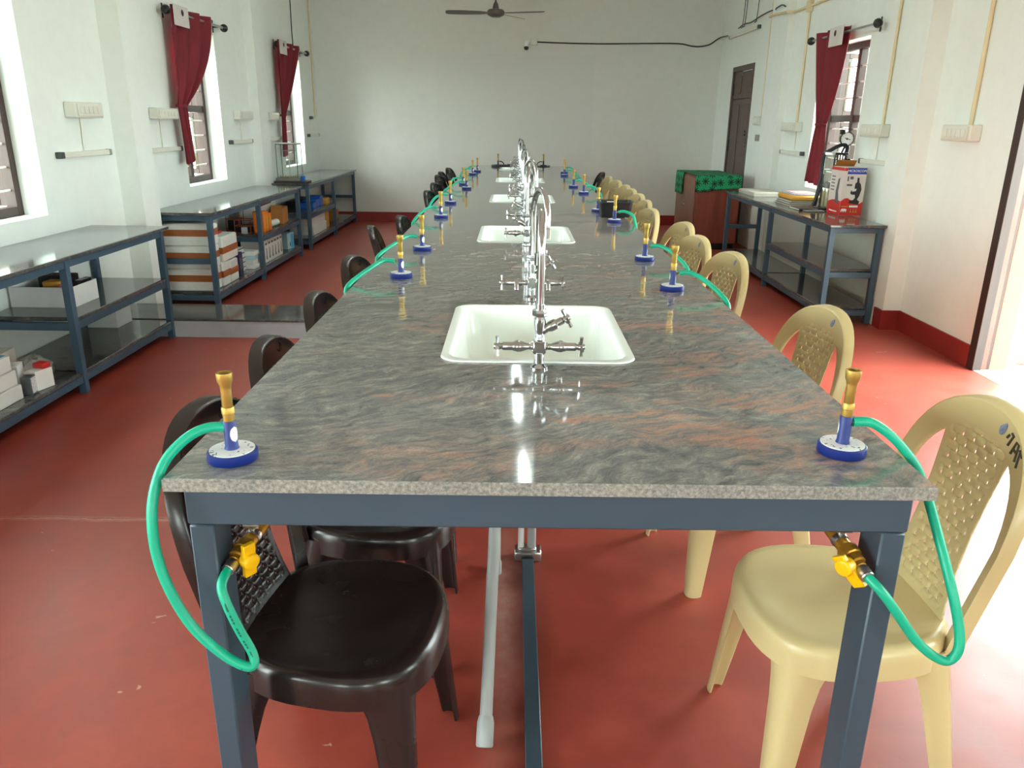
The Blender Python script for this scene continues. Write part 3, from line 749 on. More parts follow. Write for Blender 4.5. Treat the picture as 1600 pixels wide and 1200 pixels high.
# faucets ------------------------------------------------------------
def cross_handle(mb, T):
    mb.lathe([(0.008, 0), (0.008, 0.012), (0.006, 0.015)], 12, T)
    for a in (0, PI / 2):
        d = Vector((math.cos(a + 0.12), math.sin(a + 0.12), 0)) * 0.023
        mb.tube([T @ (Vector((0, 0, 0.007)) - d), T @ (Vector((0, 0, 0.007)) - d * 0.5), T @ Vector((0, 0, 0.007)), T @ (Vector((0, 0, 0.007)) + d * 0.5), T @ (Vector((0, 0, 0.007)) + d)], [0.0048, 0.0036, 0.0036, 0.0036, 0.0048], 8)
def make_faucet(side):
    f = thing('faucet', '', 'faucet')
    b = MB().lathe([(0.021, 0), (0.021, 0.004), (0.016, 0.008), (0.0115, 0.012), (0.0115, 0.035), (0.014, 0.037)], 18)
    b.box(-0.0145, 0.0145, -0.0145, 0.0145, 0.036, 0.066, 0.003)
    b.lathe([(0.012, 0.066), (0.0125, 0.07), (0.0105, 0.078), (0.0105, 0.085), (0.0145, 0.105), (0.013, 0.122)], 16)
    b.build('body', m_chrome, f)
    for s in (-1, 1):
        T = along((s * 0.0145, 0, 0.051), (s, 0, 0.051))
        tp = MB().lathe([(0.0115, 0), (0.0115, 0.003), (0.008, 0.005), (0.0075, 0.012), (0.0125, 0.027), (0.013, 0.035), (0.0105, 0.045), (0.0095, 0.047), (0.0095, 0.068), (0.007, 0.071), (0.007, 0.078)], 16, T).build('tap', m_chrome, f)
        nz = MB().tube([(s * 0.05, 0.004, 0.055), (s * 0.05, 0.018, 0.054), (s * 0.05, 0.030, 0.044), (s * 0.05, 0.034, 0.034)], [0.008, 0.0075, 0.007, 0.0075], 12, smooth=3)
        nz.build('nozzle', m_chrome, tp)
        MB().lathe([(0.0055, 0), (0.0055, 0.001)], 12, along((s * 0.05, 0.0342, 0.0335), (s * 0.05, 0.038, 0.023))).build('nozzle_bore_shade', m_hole, tp)
        hh = MB(); cross_handle(hh, along((s * 0.089, 0, 0.051), (s, 0, 0.051))); hh.build('handle', m_chrome, tp)
    p = Vector((side * 0.006, 0, 0.088)); q = p + Vector((side * math.cos(0.5), 0.0, math.sin(0.5)))
    va = MB().lathe([(0.010, 0), (0.009, 0.012), (0.0125, 0.02), (0.0125, 0.035), (0.009, 0.038), (0.009, 0.052), (0.006, 0.054), (0.006, 0.06)], 14, along(p, q)).build('valve', m_chrome, f)
    hh = MB(); cross_handle(hh, along(p + (q - p) * 0.055, q)); hh.build('handle', m_chrome, va)
    MB().lathe([(0.0165, 0.122), (0.0175, 0.125), (0.0175, 0.135), (0.0165, 0.138)], 6).lathe([(0.011, 0.138), (0.011, 0.15)], 14).build('nut', m_chrome, f)
    pts = [(0, 0, 0.14), (0, 0, 0.20), (0, 0, 0.255)]
    R = 0.075
    for k in range(0, 11):
        a = PI - PI * k / 10
        pts.append((0, R + R * math.cos(a), 0.27 + R * math.sin(a)))
    pts += [(0, 2 * R, 0.235)]
    MB().tube(pts, 0.0088, 14).build('gooseneck', m_chrome, f)
    MB().lathe([(0.0105, 0), (0.0105, 0.028), (0.0085, 0.03)], 14, TR((0, 2 * R, 0.212))).build('outlet', m_chrome, f)
    return f
f_r = make_faucet(1); f_l = make_faucet(-1)
first = {1: True, -1: True}
num = ['nearest', 'second', 'third', 'fourth', 'farthest']
for i, y in enumerate(SINK_Y):
    for k, (yy, rz) in enumerate(((y - 0.335, 0), (y + 0.415, PI))):
        wside = 1 if i == 0 else -1                 # side the slanting valve points to
        loc = wside if k == 0 else -wside
        lab = 'chrome swan neck lab faucet at the %s edge of the %s sink' % ('near' if k == 0 else 'far', num[i])
        src = f_r if loc == 1 else f_l
        if first[loc]:
            first[loc] = False; o = src
        else:
            o = dup(src, (0, 0, 0))
        o.location = (0.0, yy, TZ); o.rotation_euler = (0, 0, rz)
        tw = 0.0 if (i == 0 and k == 0) else random.uniform(0.12, 0.55) * (1 if k else -1)
        for chd in o.children:
            if chd.name.startswith(('gooseneck', 'outlet')): chd.rotation_euler = (0, 0, tw)
        o['label'] = lab; o['group'] = 'chrome faucets along the table'

# burners ------------------------------------------------------------
def make_burner(dark=False):
    b = thing('bunsen_burner', '', 'burner')
    blue = m_blueen if not dark else M('dark_blue_enamel', srgb(26, 30, 58), 0.3)
    MB().lathe([(0.039, 0), (0.0405, 0.002), (0.0405, 0.015), (0.0385, 0.017), (0.012, 0.018)], 36).build('base', blue, b)
    MB().lathe([(0.0365, 0.0172), (0.0365, 0.0184), (0.0115, 0.0192)], 36).build('label_ring', m_label if not dark else m_navy, b)
    MB().lathe([(0.0125, 0.018), (0.0105, 0.024), (0.0105, 0.066), (0.0095, 0.068)], 24).build('column', blue, b)
    if not dark:
        v = []; f = []
        for k in range(13):     # oval sticker wrapped on the column
            t = 2 * PI * k / 12
        g = 8
        for iy in range(g + 1):
            z = -1 + 2 * iy / g; hw = math.sqrt(max(0, 1 - z * z))
            for ix in range(g + 1):
                a = (-1 + 2 * ix / g) * hw * 0.75 - 0.55
                v.append((0.0109 * math.cos(a), 0.0109 * math.sin(a), 0.046 + z * 0.0135))
        for iy in range(g):
            for ix in range(g):
                f.append((iy * (g + 1) + ix, iy * (g + 1) + ix + 1, (iy + 1) * (g + 1) + ix + 1, (iy + 1) * (g + 1) + ix))
        MB().add(v, f).build('sticker', m_white, b)
    MB().lathe([(0.0085, 0.066), (0.0092, 0.07), (0.0092, 0.080), (0.0104, 0.081), (0.0104, 0.090), (0.0094, 0.092)], 20).build('collar', m_brass, b)
    MB().lathe([(0.0070, 0.09), (0.0086, 0.094), (0.0086, 0.122), (0.0092, 0.128), (0.0122, 0.136), (0.0132, 0.147), (0.0128, 0.150), (0.0094, 0.150), (0.0090, 0.140)], 24, caps=False).build('tube', m_brass, b)
    MB().lathe([(0.0, 0.1435), (0.0094, 0.144)], 16, caps=False).build('mesh_disc', m_steel, b)
    MB().lathe([(0.0045, 0), (0.0045, 0.008), (0.0036, 0.010)], 12, along((-0.0095, 0, 0.057), (-1, 0, 0.057))).build('inlet', m_brass, b)
    return b
BL = [(-0.524, 0.080), (-0.465, 1.691), (-0.459, 2.323), (-0.485, 3.54), (-0.494, 4.38), (-0.455, 5.616), (-0.509, 6.069), (-0.499, 7.52), (-0.472, 8.043)]
BR = [(0.510, 0.137), (0.481, 1.52), (0.483, 2.124), (0.516, 3.426), (0.478, 3.982), (0.498, 5.289), (0.462, 5.934), (0.476, 7.446), (0.503, 7.948)]
bp = make_burner()
ordn = ['nearest', 'second', 'third', 'fourth', 'fifth', 'sixth', 'seventh', 'eighth', 'ninth']
for sname, lst, rz in (('brown chair', BL, 0), ('cream chair', BR, PI)):
    for i, (x, y) in enumerate(lst):
        o = bp if (rz == 0 and i == 0) else dup(bp, (x, y, TZ + 0.0005))
        o.location = (x, y, TZ + 0.0005); o.rotation_euler = (0, 0, rz + (random.uniform(-0.3, 0.3) if i else 0))
        o['label'] = '%s brass and blue gas burner along the %s edge of the table' % (ordn[i], sname); o['group'] = 'bunsen burners along the table edges'
bd = make_burner(True)
bd.location = (-0.264, 9.30, TZ + 0.0005); bd.rotation_euler = (0, 0, PI * 0.9); bd['label'] = 'dark burner beside a black hose coil at the far end'
o = dup(bd, (0.319, 9.33, TZ + 0.0005), PI * 0.1, 'dark burner with black hose loop at the far table end')

# hoses --------------------------------------------------------------
HL = [(-0.532, 0.08, 0.957), (-0.558, 0.075, 0.957), (-0.585, 0.06, 0.947), (-0.614, 0.04, 0.919), (-0.627, 0.02, 0.886), (-0.632, 0.0, 0.842), (-0.63, -0.01, 0.778), (-0.615, -0.015, 0.711), (-0.586, -0.015, 0.64), (-0.544, -0.015, 0.588), (-0.509, -0.015, 0.563), (-0.493, -0.01, 0.560), (-0.497, 0.0, 0.578), (-0.514, 0.0, 0.622), (-0.53, 0.0, 0.671), (-0.54, 0.01, 0.698), (-0.54, 0.03, 0.709), (-0.536, 0.05, 0.715)]
HR = [(0.521, 0.135, 0.958), (0.553, 0.135, 0.957), (0.592, 0.13, 0.932), (0.632, 0.125, 0.889), (0.649, 0.12, 0.858), (0.658, 0.1, 0.825), (0.665, 0.06, 0.773), (0.677, 0.02, 0.706), (0.69, 0.0, 0.645), (0.691, -0.01, 0.608), (0.679, -0.01, 0.586), (0.654, -0.01, 0.593), (0.616, -0.01, 0.626), (0.574, -0.01, 0.681), (0.545, -0.008, 0.717), (0.532, 0.008, 0.729), (0.526, 0.02, 0.735)]
def hose(name, pts, label, group, r=0.0083, mat=None, n=10, sm=5):
    o = MB().tube(pts, r, n, smooth=sm).build(name, mat or m_hose, angle=80)
    return tag(o, label, 'hose', group)
HG = 'green rubber gas hoses'
h = hose('gas_hose', HL, 'green rubber hose looping from the nearest burner past the table leg, brown chair edge', HG)
# faint printed line on the hose
pr = MB()
Q = spline([Vector(p) for p in HL[10:16]], 8)
for k in range(1, len(Q) - 1):
    if k % 4 in (0, 1, 3):
        d = (Q[k + 1] - Q[k]).normalized(); sd = d.cross(Vector((0, 1, 0))).normalized()
        c = Q[k] + Vector((0, -0.0081, 0)) + sd * -0.0012
        ln = d * random.uniform(0.0018, 0.0030)
        w = sd * 0.0014
        pr.add([c - ln - w, c + ln - w, c + ln + w, c - ln + w, c - ln - w + Vector((0, 0.001, 0)), c + ln - w + Vector((0, 0.001, 0)), c + ln + w + Vector((0, 0.001, 0)), c - ln + w + Vector((0, 0.001, 0))], [(0, 1, 2, 3), (7, 6, 5, 4), (0, 4, 5, 1), (1, 5, 6, 2), (2, 6, 7, 3), (3, 7, 4, 0)])
pr.build('hose_print', m_hose_print, h)
hose('gas_hose', HR, 'green rubber hose looping from the nearest burner beside the cream chair to a yellow tap', HG)
for sname, lst, s in (('brown chair', BL, -1), ('cream chair', BR, 1)):
    for i, (x, y) in enumerate(lst):
        if i == 0: continue
        dy = -0.165 if i < 3 else random.uniform(-0.2, -0.08)
        e0 = s * (TW + 0.012)
        x0 = x + s * 0.0215
        pts = [(x0, y, 0.958), (x0 + s * 0.035, y - 0.012, 0.962), (x0 + s * 0.075, y + dy * 0.45, 0.945), (e0, y + dy, 0.902), (e0 + s * 0.005, y + dy - 0.02, 0.86), (e0 - s * 0.005, y + dy - 0.018, 0.79), (e0 - s * 0.03, y + dy, 0.738), (s * 0.553, y + dy + 0.02, 0.75), (s * 0.534, y + dy + 0.03, 0.82), (s * 0.532, y + dy + 0.03, 0.876)]
        hose('gas_hose', pts, 'green hose from the %s burner over the table edge, %s side' % (ordn[i], sname), HG, n=8, sm=4)
pts = [(-0.246, 9.306, 0.956), (-0.22, 9.31, 0.955), (-0.19, 9.30, 0.93), (-0.19, 9.26, 0.9075)]
for k in range(26):
    a = 0.4 - k * 0.5; rr = 0.13 + 0.006 * math.sin(k * 1.7)
    pts.append((-0.20 + rr * 1.05 * math.sin(a), 9.13 + rr * math.cos(a), 0.9075 + 0.0035 * (k // 6)))
hose('black_hose', pts, 'coil of black hose lying at the far end of the table', None, 0.007, m_blackhose, 8, 3)
hose('black_hose', [(0.301, 9.325, 0.956), (0.275, 9.32, 0.958), (0.245, 9.31, 0.94), (0.235, 9.28, 0.91), (0.26, 9.25, 0.9075), (0.31, 9.24, 0.9075), (0.36, 9.27, 0.9075), (0.40, 9.33, 0.9075)], 'short black hose looping from the dark burner nearer the cream chairs', None, 0.006, m_blackhose, 8, 4)

# gas taps below the near edge ---------------------------------------
def gas_tap(label, P, Qp, s):
    """P: hose end, Qp: a point back along the tap's axis"""
    g = thing('gas_tap', label, 'tap', (0, 0, 0), 0, 'yellow handled gas taps')
    P = Vector(P); d = (Vector(Qp) - P).normalized()
    T = along(P - d * 0.012, Qp)
    MB().lathe([(0.0108, 0), (0.0118, 0.002), (0.0108, 0.005), (0.012, 0.008), (0.011, 0.012), (0.012, 0.016), (0.0108, 0.02)], 14, T).build('hose_clip', m_steel, g)
    MB().lathe([(0.009, 0.02), (0.0115, 0.022), (0.0115, 0.03), (0.0155, 0.032), (0.0155, 0.046), (0.018, 0.048), (0.018, 0.064), (0.0155, 0.067)], 12, T).build('valve_body', m_brass_pipe, g)
    pp = P - d * 0.012 + d * 0.066
    MB().tube([pp, pp + d * 0.05, pp + d * 0.12 + Vector((-s * 0.01, 0.02, 0.015)), (s * 0.47, 0.62, 0.785), (s * 0.47, 1.3, 0.785)], 0.0135, 12, smooth=3).build('gas_pipe', m_brass_pipe, g)
    # clip holding the pipe to the frame
    c = pp + d * 0.02
    MB().lathe([(0.0145, -0.006), (0.0155, 0), (0.0145, 0.006)], 14, along(c, c + d), caps=False).box(c.x - 0.006, c.x + 0.006, c.y - 0.006, c.y + 0.006, c.z + 0.012, min(c.z + 0.055, 0.80), 0.002).tube([(c.x, c.y, c.z + 0.04), (s * 0.546, c.y + 0.02, c.z + 0.035)], 0.005, 8).tube([(c.x - 0.012, c.y - 0.008, c.z + 0.026), (c.x + 0.014, c.y - 0.008, c.z + 0.026)], 0.006, 6).build('pipe_clip', m_steel, g)
    # handle: stub plus a lever with a thick hub
    hb = P + d * 0.028
    side = Vector((-s * 0.8, -0.6, -0.10)).normalized()
    MB().tube([hb, hb + side * 0.024], 0.006, 10).build('spindle', m_steel, g)
    e1 = hb + side * 0.026
    if s < 0:
        ax = Vector((0.06, -0.1, 1)).normalized()
        a0, a1 = e1 - ax * 0.030, e1 + ax * 0.034
    else:
        ax = Vector((0.6, -0.2, -0.75)).normalized()
        a0, a1 = e1 - ax * 0.022, e1 + ax * 0.044
    perp = ax.cross(side).normalized()
    def bar(p, q, w, t):
        z = (q - p).normalized()
        v = []
        for base in (p, q):
            for (i, j) in ((-1, -1), (1, -1), (1, 1), (-1, 1)):
                v.append(base + perp * (w * i) + side * (t * j))
        return v, [(0, 1, 2, 3), (7, 6, 5, 4), (0, 4, 5, 1), (1, 5, 6, 2), (2, 6, 7, 3), (3, 7, 4, 0)]
    hm = MB(); hm.add(*bar(a0, a1, 0.0115, 0.005))
    hm.lathe([(0.014, -0.006), (0.0155, 0.0), (0.0155, 0.014), (0.012, 0.016)], 14, along(e1 - side * 0.004, e1 + side))
    ho = hm.build('handle', m_yellow, g)
    bv = ho.modifiers.new('soft', 'BEVEL'); bv.width = 0.0018; bv.segments = 2; bv.limit_method = 'ANGLE'
    return g
gas_tap('yellow handled gas tap under the table corner by the brown chair', (-0.536, 0.05, 0.715), (-0.508, 0.16, 0.744), -1)
gas_tap('yellow handled gas tap under the table corner by the cream chair', (0.526, 0.02, 0.735), (0.502, 0.125, 0.766), 1)

# black tub on the table
tb = MB()
Rr = []
for (d, z) in ((0.022, 0.0), (0.012, 0.002), (0.0, 0.085), (-0.006, 0.088), (-0.006, 0.093), (0.004, 0.092), (0.014, 0.006)):
    Rr.append([(x, y, z) for x, y in rrect(0.098 - d, 0.075 - d, 0.02, 5)])
tb.rings(Rr, cap0=True, cap1=True)
t = tb.build('tub', m_blk, loc=(0.553, 3.72, TZ + 0.0005)); tag(t, 'black plastic tub standing on the table between two burners', 'tub')
MB().box(-0.05, 0.0, -0.02, 0.02, 0.0065, 0.088, 0.003).build('contents', m_white, t)

# ------------------------------------------------------------------ chairs
def sgnpow(v, p):
    return math.copysign(abs(v) ** p, v)
CH = 0.888
def make_chair(kind):
    pl = m_cream if kind == 'cream' else m_black
    c = thing('plastic_chair', '', 'chair')
    N = 48
    def ring(s, z, dz=0.0):
        out = []
        for i in range(N):
            a = 2 * PI * i / N
            x = 0.215 * sgnpow(math.cos(a), 2 / 2.6); y = 0.222 * sgnpow(math.sin(a), 2 / 2.6) * (1 + 0.06 * (x / 0.215))
            out.append((x * s, y * s, z - dz * max(0, x / 0.215) ** 2))
        return out
    R = [ring(0.02, .414), ring(.3, .415), ring(.55, .418, .003), ring(.75, .424, .005), ring(.86, .4305, .006), ring(.92, .432, .009), ring(.965, .428, .012), ring(.99, .418, .014), ring(1.0, .402, .014), ring(1.006, .364, .010), ring(.985, .362, .010), ring(.972, .402, .012), ring(.9, .416, .008), ring(.5, .408), ring(.02, .406)]
    MB().rings(R, cap0=True, cap1=True).build('seat', pl, c, angle=60)
    # legs: curved channel sections, flaring into the seat skirt
    def leg(sx, sy):
        fx = 0.178 if sx > 0 else -0.208
        tx = 0.150 if sx > 0 else -0.150
        ty = 0.158; fy = 0.196
        ang = math.atan2(sy, sx * 0.75)
        R = []
        for t, rad, wrap in ((0.0, 0.075, 1.0), (0.05, 0.073, 1.0), (0.12, 0.062, 1.1), (0.2, 0.052, 1.2), (0.34, 0.044, 1.3), (0.65, 0.036, 1.35), (1.0, 0.027, 1.4)):
            z = 0.400 * (1 - t)
            ox_ = 0.167 + (abs(fx) + 0.020 - 0.167) * t; oy_ = 0.175 + (fy + 0.020 - 0.175) * t      # outer corner line of the leg
            cx = math.copysign(ox_ - 0.76 * rad, sx); cyy = sy * (oy_ - 0.76 * rad)
            out = []; inn = []
            for j in range(13):
                a = ang - wrap + 2 * wrap * j / 12
                q = 0.8   # squarish corner
                ox = sgnpow(math.cos(a), q); oy = sgnpow(math.sin(a), q)
                out.append((cx + rad * ox, cyy + rad * oy, z)); inn.append((cx + (rad - 0.006) * ox, cyy + (rad - 0.006) * oy, z))
            R.append(out + inn[::-1])
        return MB().rings(R, cap0=True, cap1=True).build('leg', pl, c, angle=50)
    for sx in (1, -1):
        for sy in (1, -1):
            leg(sx, sy)
    # backrest frame: one arch from seat corner to seat corner
    def bx(h, y):
        return -0.185 - 0.095 * sgnpow(h, 1.05) + 0.55 * y * y
    def pt(y, h, off=0.0):
        return Vector((bx(h, y) + off, y, 0.415 + (CH - 0.415) * h))
    path = []
    for k in range(7):
        h = 0.48 * k / 7 - 0.05 * (1 - k / 7); path.append((0.182 + 0.032 * min(1, max(0, k / 7)) , h))
    for k in range(25):
        a = PI * k / 24
        path.append((0.214 * sgnpow(math.cos(a), 0.86), 0.48 + 0.52 * sgnpow(math.sin(a), 0.80)))
    for k in range(6, -1, -1):
        h = 0.48 * k / 7 - 0.05 * (1 - k / 7); path.append((-(0.182 + 0.032 * k / 7), h))
    HS = CH - 0.415
    R = []
    n = len(path)
    for i, (y, h) in enumerate(path):
        y0, h0 = path[max(0, i - 1)]; y1, h1 = path[min(n - 1, i + 1)]
        dy, dh = (y1 - y0), (h1 - h0) * HS
        L = math.hypot(dy, dh); ny, nh = -dh / L, dy / L       # points inward for this winding
        if ny * (-y) + nh * (0.45 - h) < 0: ny, nh = -ny, -nh
        w = 0.034 + 0.038 * max(0, (h - 0.45) / 0.55) ** 1.2
        def q(u, off): return pt(y + ny * w * u, h + nh * w * u / HS, off)
        R.append([q(-0.02, -0.022), q(0.0, 0.006), q(0.08, 0.011), q(0.2, 0.008), q(0.9, 0.006), q(1.0, 0.002), q(1.0, -0.004), q(0.2, -0.003), q(0.1, -0.022)])
    MB().rings(R, cap0=True, cap1=True).build('backrest_frame', pl, c, angle=45)
    # woven back panel: raised bricks with pin holes between them
    hw_pts = [(0.0, 0.124), (0.12, 0.108), (0.25, 0.098), (0.45, 0.095), (0.6, 0.099), (0.75, 0.106), (0.85, 0.112), (0.9, 0.106)]
    def hw(h):
        for (a, b), (d, e2) in zip(hw_pts, hw_pts[1:]):
            if h <= d:
                t = (h - a) / (d - a); return b + (e2 - b) * t
        return hw_pts[-1][1]
    RH, CWD = 24.0, 0.036
    SR_, SC_ = 5, 10
    NV = int(0.90 * RH * SR_); NU = 90
    v = []; f = []
    def row_of(j): return (j // SR_) % 2
    for j in range(NV + 1):
        h = j / (RH * SR_); w = hw(h)
        for i in range(NU + 1):
            y = max(-w, min(w, (i - NU / 2) * CWD / SC_))
            fr = (j % SR_) / SR_; fc = ((i - NU // 2 + (SC_ // 2 if row_of(j) else 0)) % SC_) / SC_
            if abs(y) < 0.84 * w and 0.06 < h < 0.86:
                bump = 0.0002 + (0.0042 if 0 < j % SR_ else 0.0) * min(1.0, min(fc, 1 - fc) / 0.15) + 0.0008 * math.sin(PI * fc)
            else:
                bump = 0.0046
            v.append(pt(y, h, bump - 0.002))
    for j in range(NV):
        h = (j + 0.5) / (RH * SR_); w = hw(h)
        for i in range(NU):
            y = (i + 0.5 - NU / 2) * CWD / SC_
            if abs(y) - 0.5 * CWD / SC_ >= w: continue
            c_ = (i - NU // 2 + (SC_ // 2 if row_of(j) else 0)) % SC_
            if abs(y) < 0.80 * w and 0.08 < h < 0.84 and j % SR_ in (0, 1) and c_ in (0, SC_ - 1):
                continue
            a = j * (NU + 1) + i
            f.append((a, a + 1, a + NU + 2, a + NU + 1))
    po = MB().add(v, f).build('backrest_panel', pl, c, angle=50)
    sd = po.modifiers.new('shell', 'SOLIDIFY'); sd.thickness = 0.003; sd.offset = -1
    # badge on the top rail
    y, h = (0.055, 0.925)
    pc = pt(y, h, 0.0075); nrm = Vector((1, -0.15, 0.30)).normalized()
    if kind == 'cream':
        MB().lathe([(0.0, 0.0012), (0.015, 0.001), (0.0155, 0)], 20, along(pc, pc + nrm) @ Matrix.Diagonal((0.75, 1, 1, 1)), caps=False).build('badge', m_sticker, c)
    else:
        MB().lathe([(0.0125, 0), (0.0135, 0.0015), (0.0145, 0)], 20, along(pc, pc + nrm), caps=False).build('badge', pl, c)
    return c

ch_b = make_chair('black'); ch_c = make_chair('cream')
LCH = [(-0.415, 0.335, -0.13, 'dark brown plastic chair nearest the camera, pushed under the table corner'),
       (-0.43, 0.87, 0.0, 'second dark brown plastic chair from the near end of the table'),
       (-0.44, 1.45, -0.03, 'third dark brown plastic chair from the near end of the table'),
       (-0.47, 2.18, -0.12, 'fourth dark brown plastic chair, its back by the third burner'),
       (-0.56, 3.25, 0.10, 'dark brown plastic chair pulled out by the granite ledge'),
       (-0.47, 3.72, -0.05, 'dark brown plastic chair just past the pulled out one'),
       (-0.50, 5.55, -0.12, 'seventh dark brown plastic chair, half hidden by the green hoses'),
       (-0.53, 6.40, -0.16, 'eighth dark brown plastic chair, its back above the fifth burner'),
       (-0.60, 7.55, -0.15, 'ninth dark brown plastic chair, third from the end wall'),
       (-0.62, 8.15, -0.12, 'tenth dark brown plastic chair, second from the end wall'),
       (-0.60, 8.95, -0.16, 'last dark brown plastic chair before the end wall, bench side')]
RCH = [(0.685, 0.43, 0.04, 'cream plastic chair nearest the camera with marker writing on its back'),
       (0.675, 1.29, 0.16, 'second cream plastic chair from the camera with a round blue sticker'),
       (0.665, 2.38, 0.24, 'third cream plastic chair, beside the second burner'),
       (0.63, 2.92, 0.28, 'fourth cream plastic chair, close behind the third'),
       (0.68, 3.52, 0.22, 'fifth cream plastic chair, beside the black tub'),
       (0.61, 4.28, 0.26, 'sixth cream plastic chair, its back just past the tub'),
       (0.67, 4.92, 0.18, 'seventh cream plastic chair, first of the tightly set far ones'),
       (0.70, 5.45, 0.22, 'eighth cream plastic chair along the table'),
       (0.71, 5.95, 0.24, 'ninth cream plastic chair along the table'),
       (0.72, 6.42, 0.18, 'tenth cream plastic chair along the table'),
       (0.72, 7.05, 0.26, 'eleventh cream plastic chair along the table'),
       (0.70, 7.65, 0.15, 'twelfth cream plastic chair, next to the lone brown one')]
for i, (x, y, dz, lab) in enumerate(LCH):
    o = ch_b if i == 0 else dup(ch_b, (0, 0, 0))
    o.location = (x, y, 0.0005); o.rotation_euler = (0, 0, dz); o['label'] = lab; o['group'] = 'dark brown plastic chairs along the table'
o = dup(ch_b, (0.71, 8.45, 0.0005), PI + 0.1, 'lone dark brown plastic chair beyond the row of cream chairs', 'dark brown plastic chairs along the table')
for i, (x, y, dz, lab) in enumerate(RCH):
    o = ch_c if i == 0 else dup(ch_c, (0, 0, 0))
    o.location = (x, y, 0.0005); o.rotation_euler = (0, 0, PI + dz); o['label'] = lab; o['group'] = 'cream plastic chairs along the table'
# marker writing on the nearest cream chair (local coordinates of its back)
def back_pt(y, h, off):
    return Vector((-0.185 - 0.095 * sgnpow(h, 1.05) + 0.55 * y * y + off, y, 0.415 + (CH - 0.415) * h))
wm = MB()
for stroke in ([(0.082, 0.915), (0.077, 0.898)], [(0.096, 0.922), (0.088, 0.872)], [(0.087, 0.925), (0.098, 0.915)], [(0.106, 0.85), (0.112, 0.905), (0.122, 0.90), (0.128, 0.832)], [(0.110, 0.872), (0.125, 0.865)], [(0.134, 0.89), (0.140, 0.815)], [(0.130, 0.885), (0.146, 0.865)]):
    wm.tube([back_pt(y, h, 0.0075) for y, h in stroke], 0.0030, 6)
wo = wm.build('marker_writing', m_marker, ch_c)

# ------------------------------------------------------------------ storage benches
def bench(label, side, x_wall, x_front, y0, y1, posts, mid, topz=0.75, group='steel storage benches along the walls'):
    s = 1 if side == 'L' else -1     # direction from wall to room along x
    b = thing('storage_bench', label, 'bench', (0, 0, 0), 0, group)
    P = 0.040
    xf = x_front; xb = x_wall + s * 0.012
    st = 0.022
    def slab(ya, yb, z, name='shelf_slab', over=0.012, inset=0.0):
        MB().box(xb - s * 0.004, xf + s * over, ya, yb, z - st, z, 0.004).build(name, m_granite_shelf, b)
    slab(y0 - 0.02, y1 + 0.02, topz, 'top_slab', 0.02)
    for py in posts:
        for xx in (xf, xb + s * P):
            MB().box(xx - s * P, xx, py, py + P, 0, topz - st - 0.0005, 0.002).build('post', m_blue, b)
    g = 0.0006
    def rails(z, segs, hgt=0.042):
        for (ya, yb) in segs:
            MB().box(xf - s * 0.006, xf - s * (P - 0.006), ya + g, yb - g, z - st - hgt, z - st - g, 0.002).build('rail', m_blue, b)
            MB().box(xb + s * 0.006, xb + s * (P - 0.006), ya + g, yb - g, z - st - hgt, z - st - g, 0.002).build('rail', m_blue, b)
    def cross(z, py, hgt=0.042):
        MB().box(xf - s * (P + g), xb + s * (P + g), py + 0.004, py + P - 0.004, z - st - hgt, z - st - g, 0.002).build('cross_rail', m_blue, b)
    bays = [(posts[i] + P, posts[i + 1]) for i in range(len(posts) - 1)]
    rails(topz, bays); rails(0.125, bays)
    for py in posts:
        cross(topz, py); cross(0.125, py)
    for i in mid:
        rails(0.415, [bays[i]])
    mids = set()
    for i in mid: mids |= {i, i + 1}
    for i in sorted(set([0, len(posts) - 1]) | mids): cross(0.415, posts[i])
    # bottom and middle slabs sit between the posts
    for i, (ya, yb) in enumerate(bays):
        slab(ya + g, yb - g, 0.125, over=-0.004)
    for i in mid:
        slab(bays[i][0] - P * 0.5 + 0.022, bays[i][1] + P * 0.5 - 0.022, 0.415, over=-0.004)
    return b
bench('granite shelved steel bench nearest the camera, holding an open white carton', 'L', XL, -2.385, -0.62, 4.16, [-0.60, 0.57, 1.75, 2.93, 4.09], [3])
bench('granite shelved steel bench in the middle, filled with foam boxes', 'L', XL, -2.385, 4.97, 7.62, [4.985, 6.19, 7.55], [1])
bench('granite shelved steel bench against the end wall with glass case on top', 'L', XL, -2.385, 7.98, 10.72, [8.0, 9.32, 10.66], [0])
bench('granite shelved steel bench under the window carrying the microscope carton', 'R', XR - 0.13, 2.285, 4.72, 7.72, [4.74, 6.17, 7.66], [0])

def carton(name, label, cat, x0, x1, y0, y1, z0, h, mat, group=None, ch=0.003, rz=0.0):
    cx, cy = (x0 + x1) / 2, (y0 + y1) / 2
    t = thing(name, label, cat, (cx, cy, z0), rz, group)
    hx, hy = abs(x1 - x0) / 2, abs(y1 - y0) / 2
    MB().box(-hx, hx, -hy, hy, 0, h, ch).build('box_body', mat, t)
    t['hx'] = hx; t['hy'] = hy
    return t
ZM, ZB, ZT = 0.4155, 0.1255, 0.7505

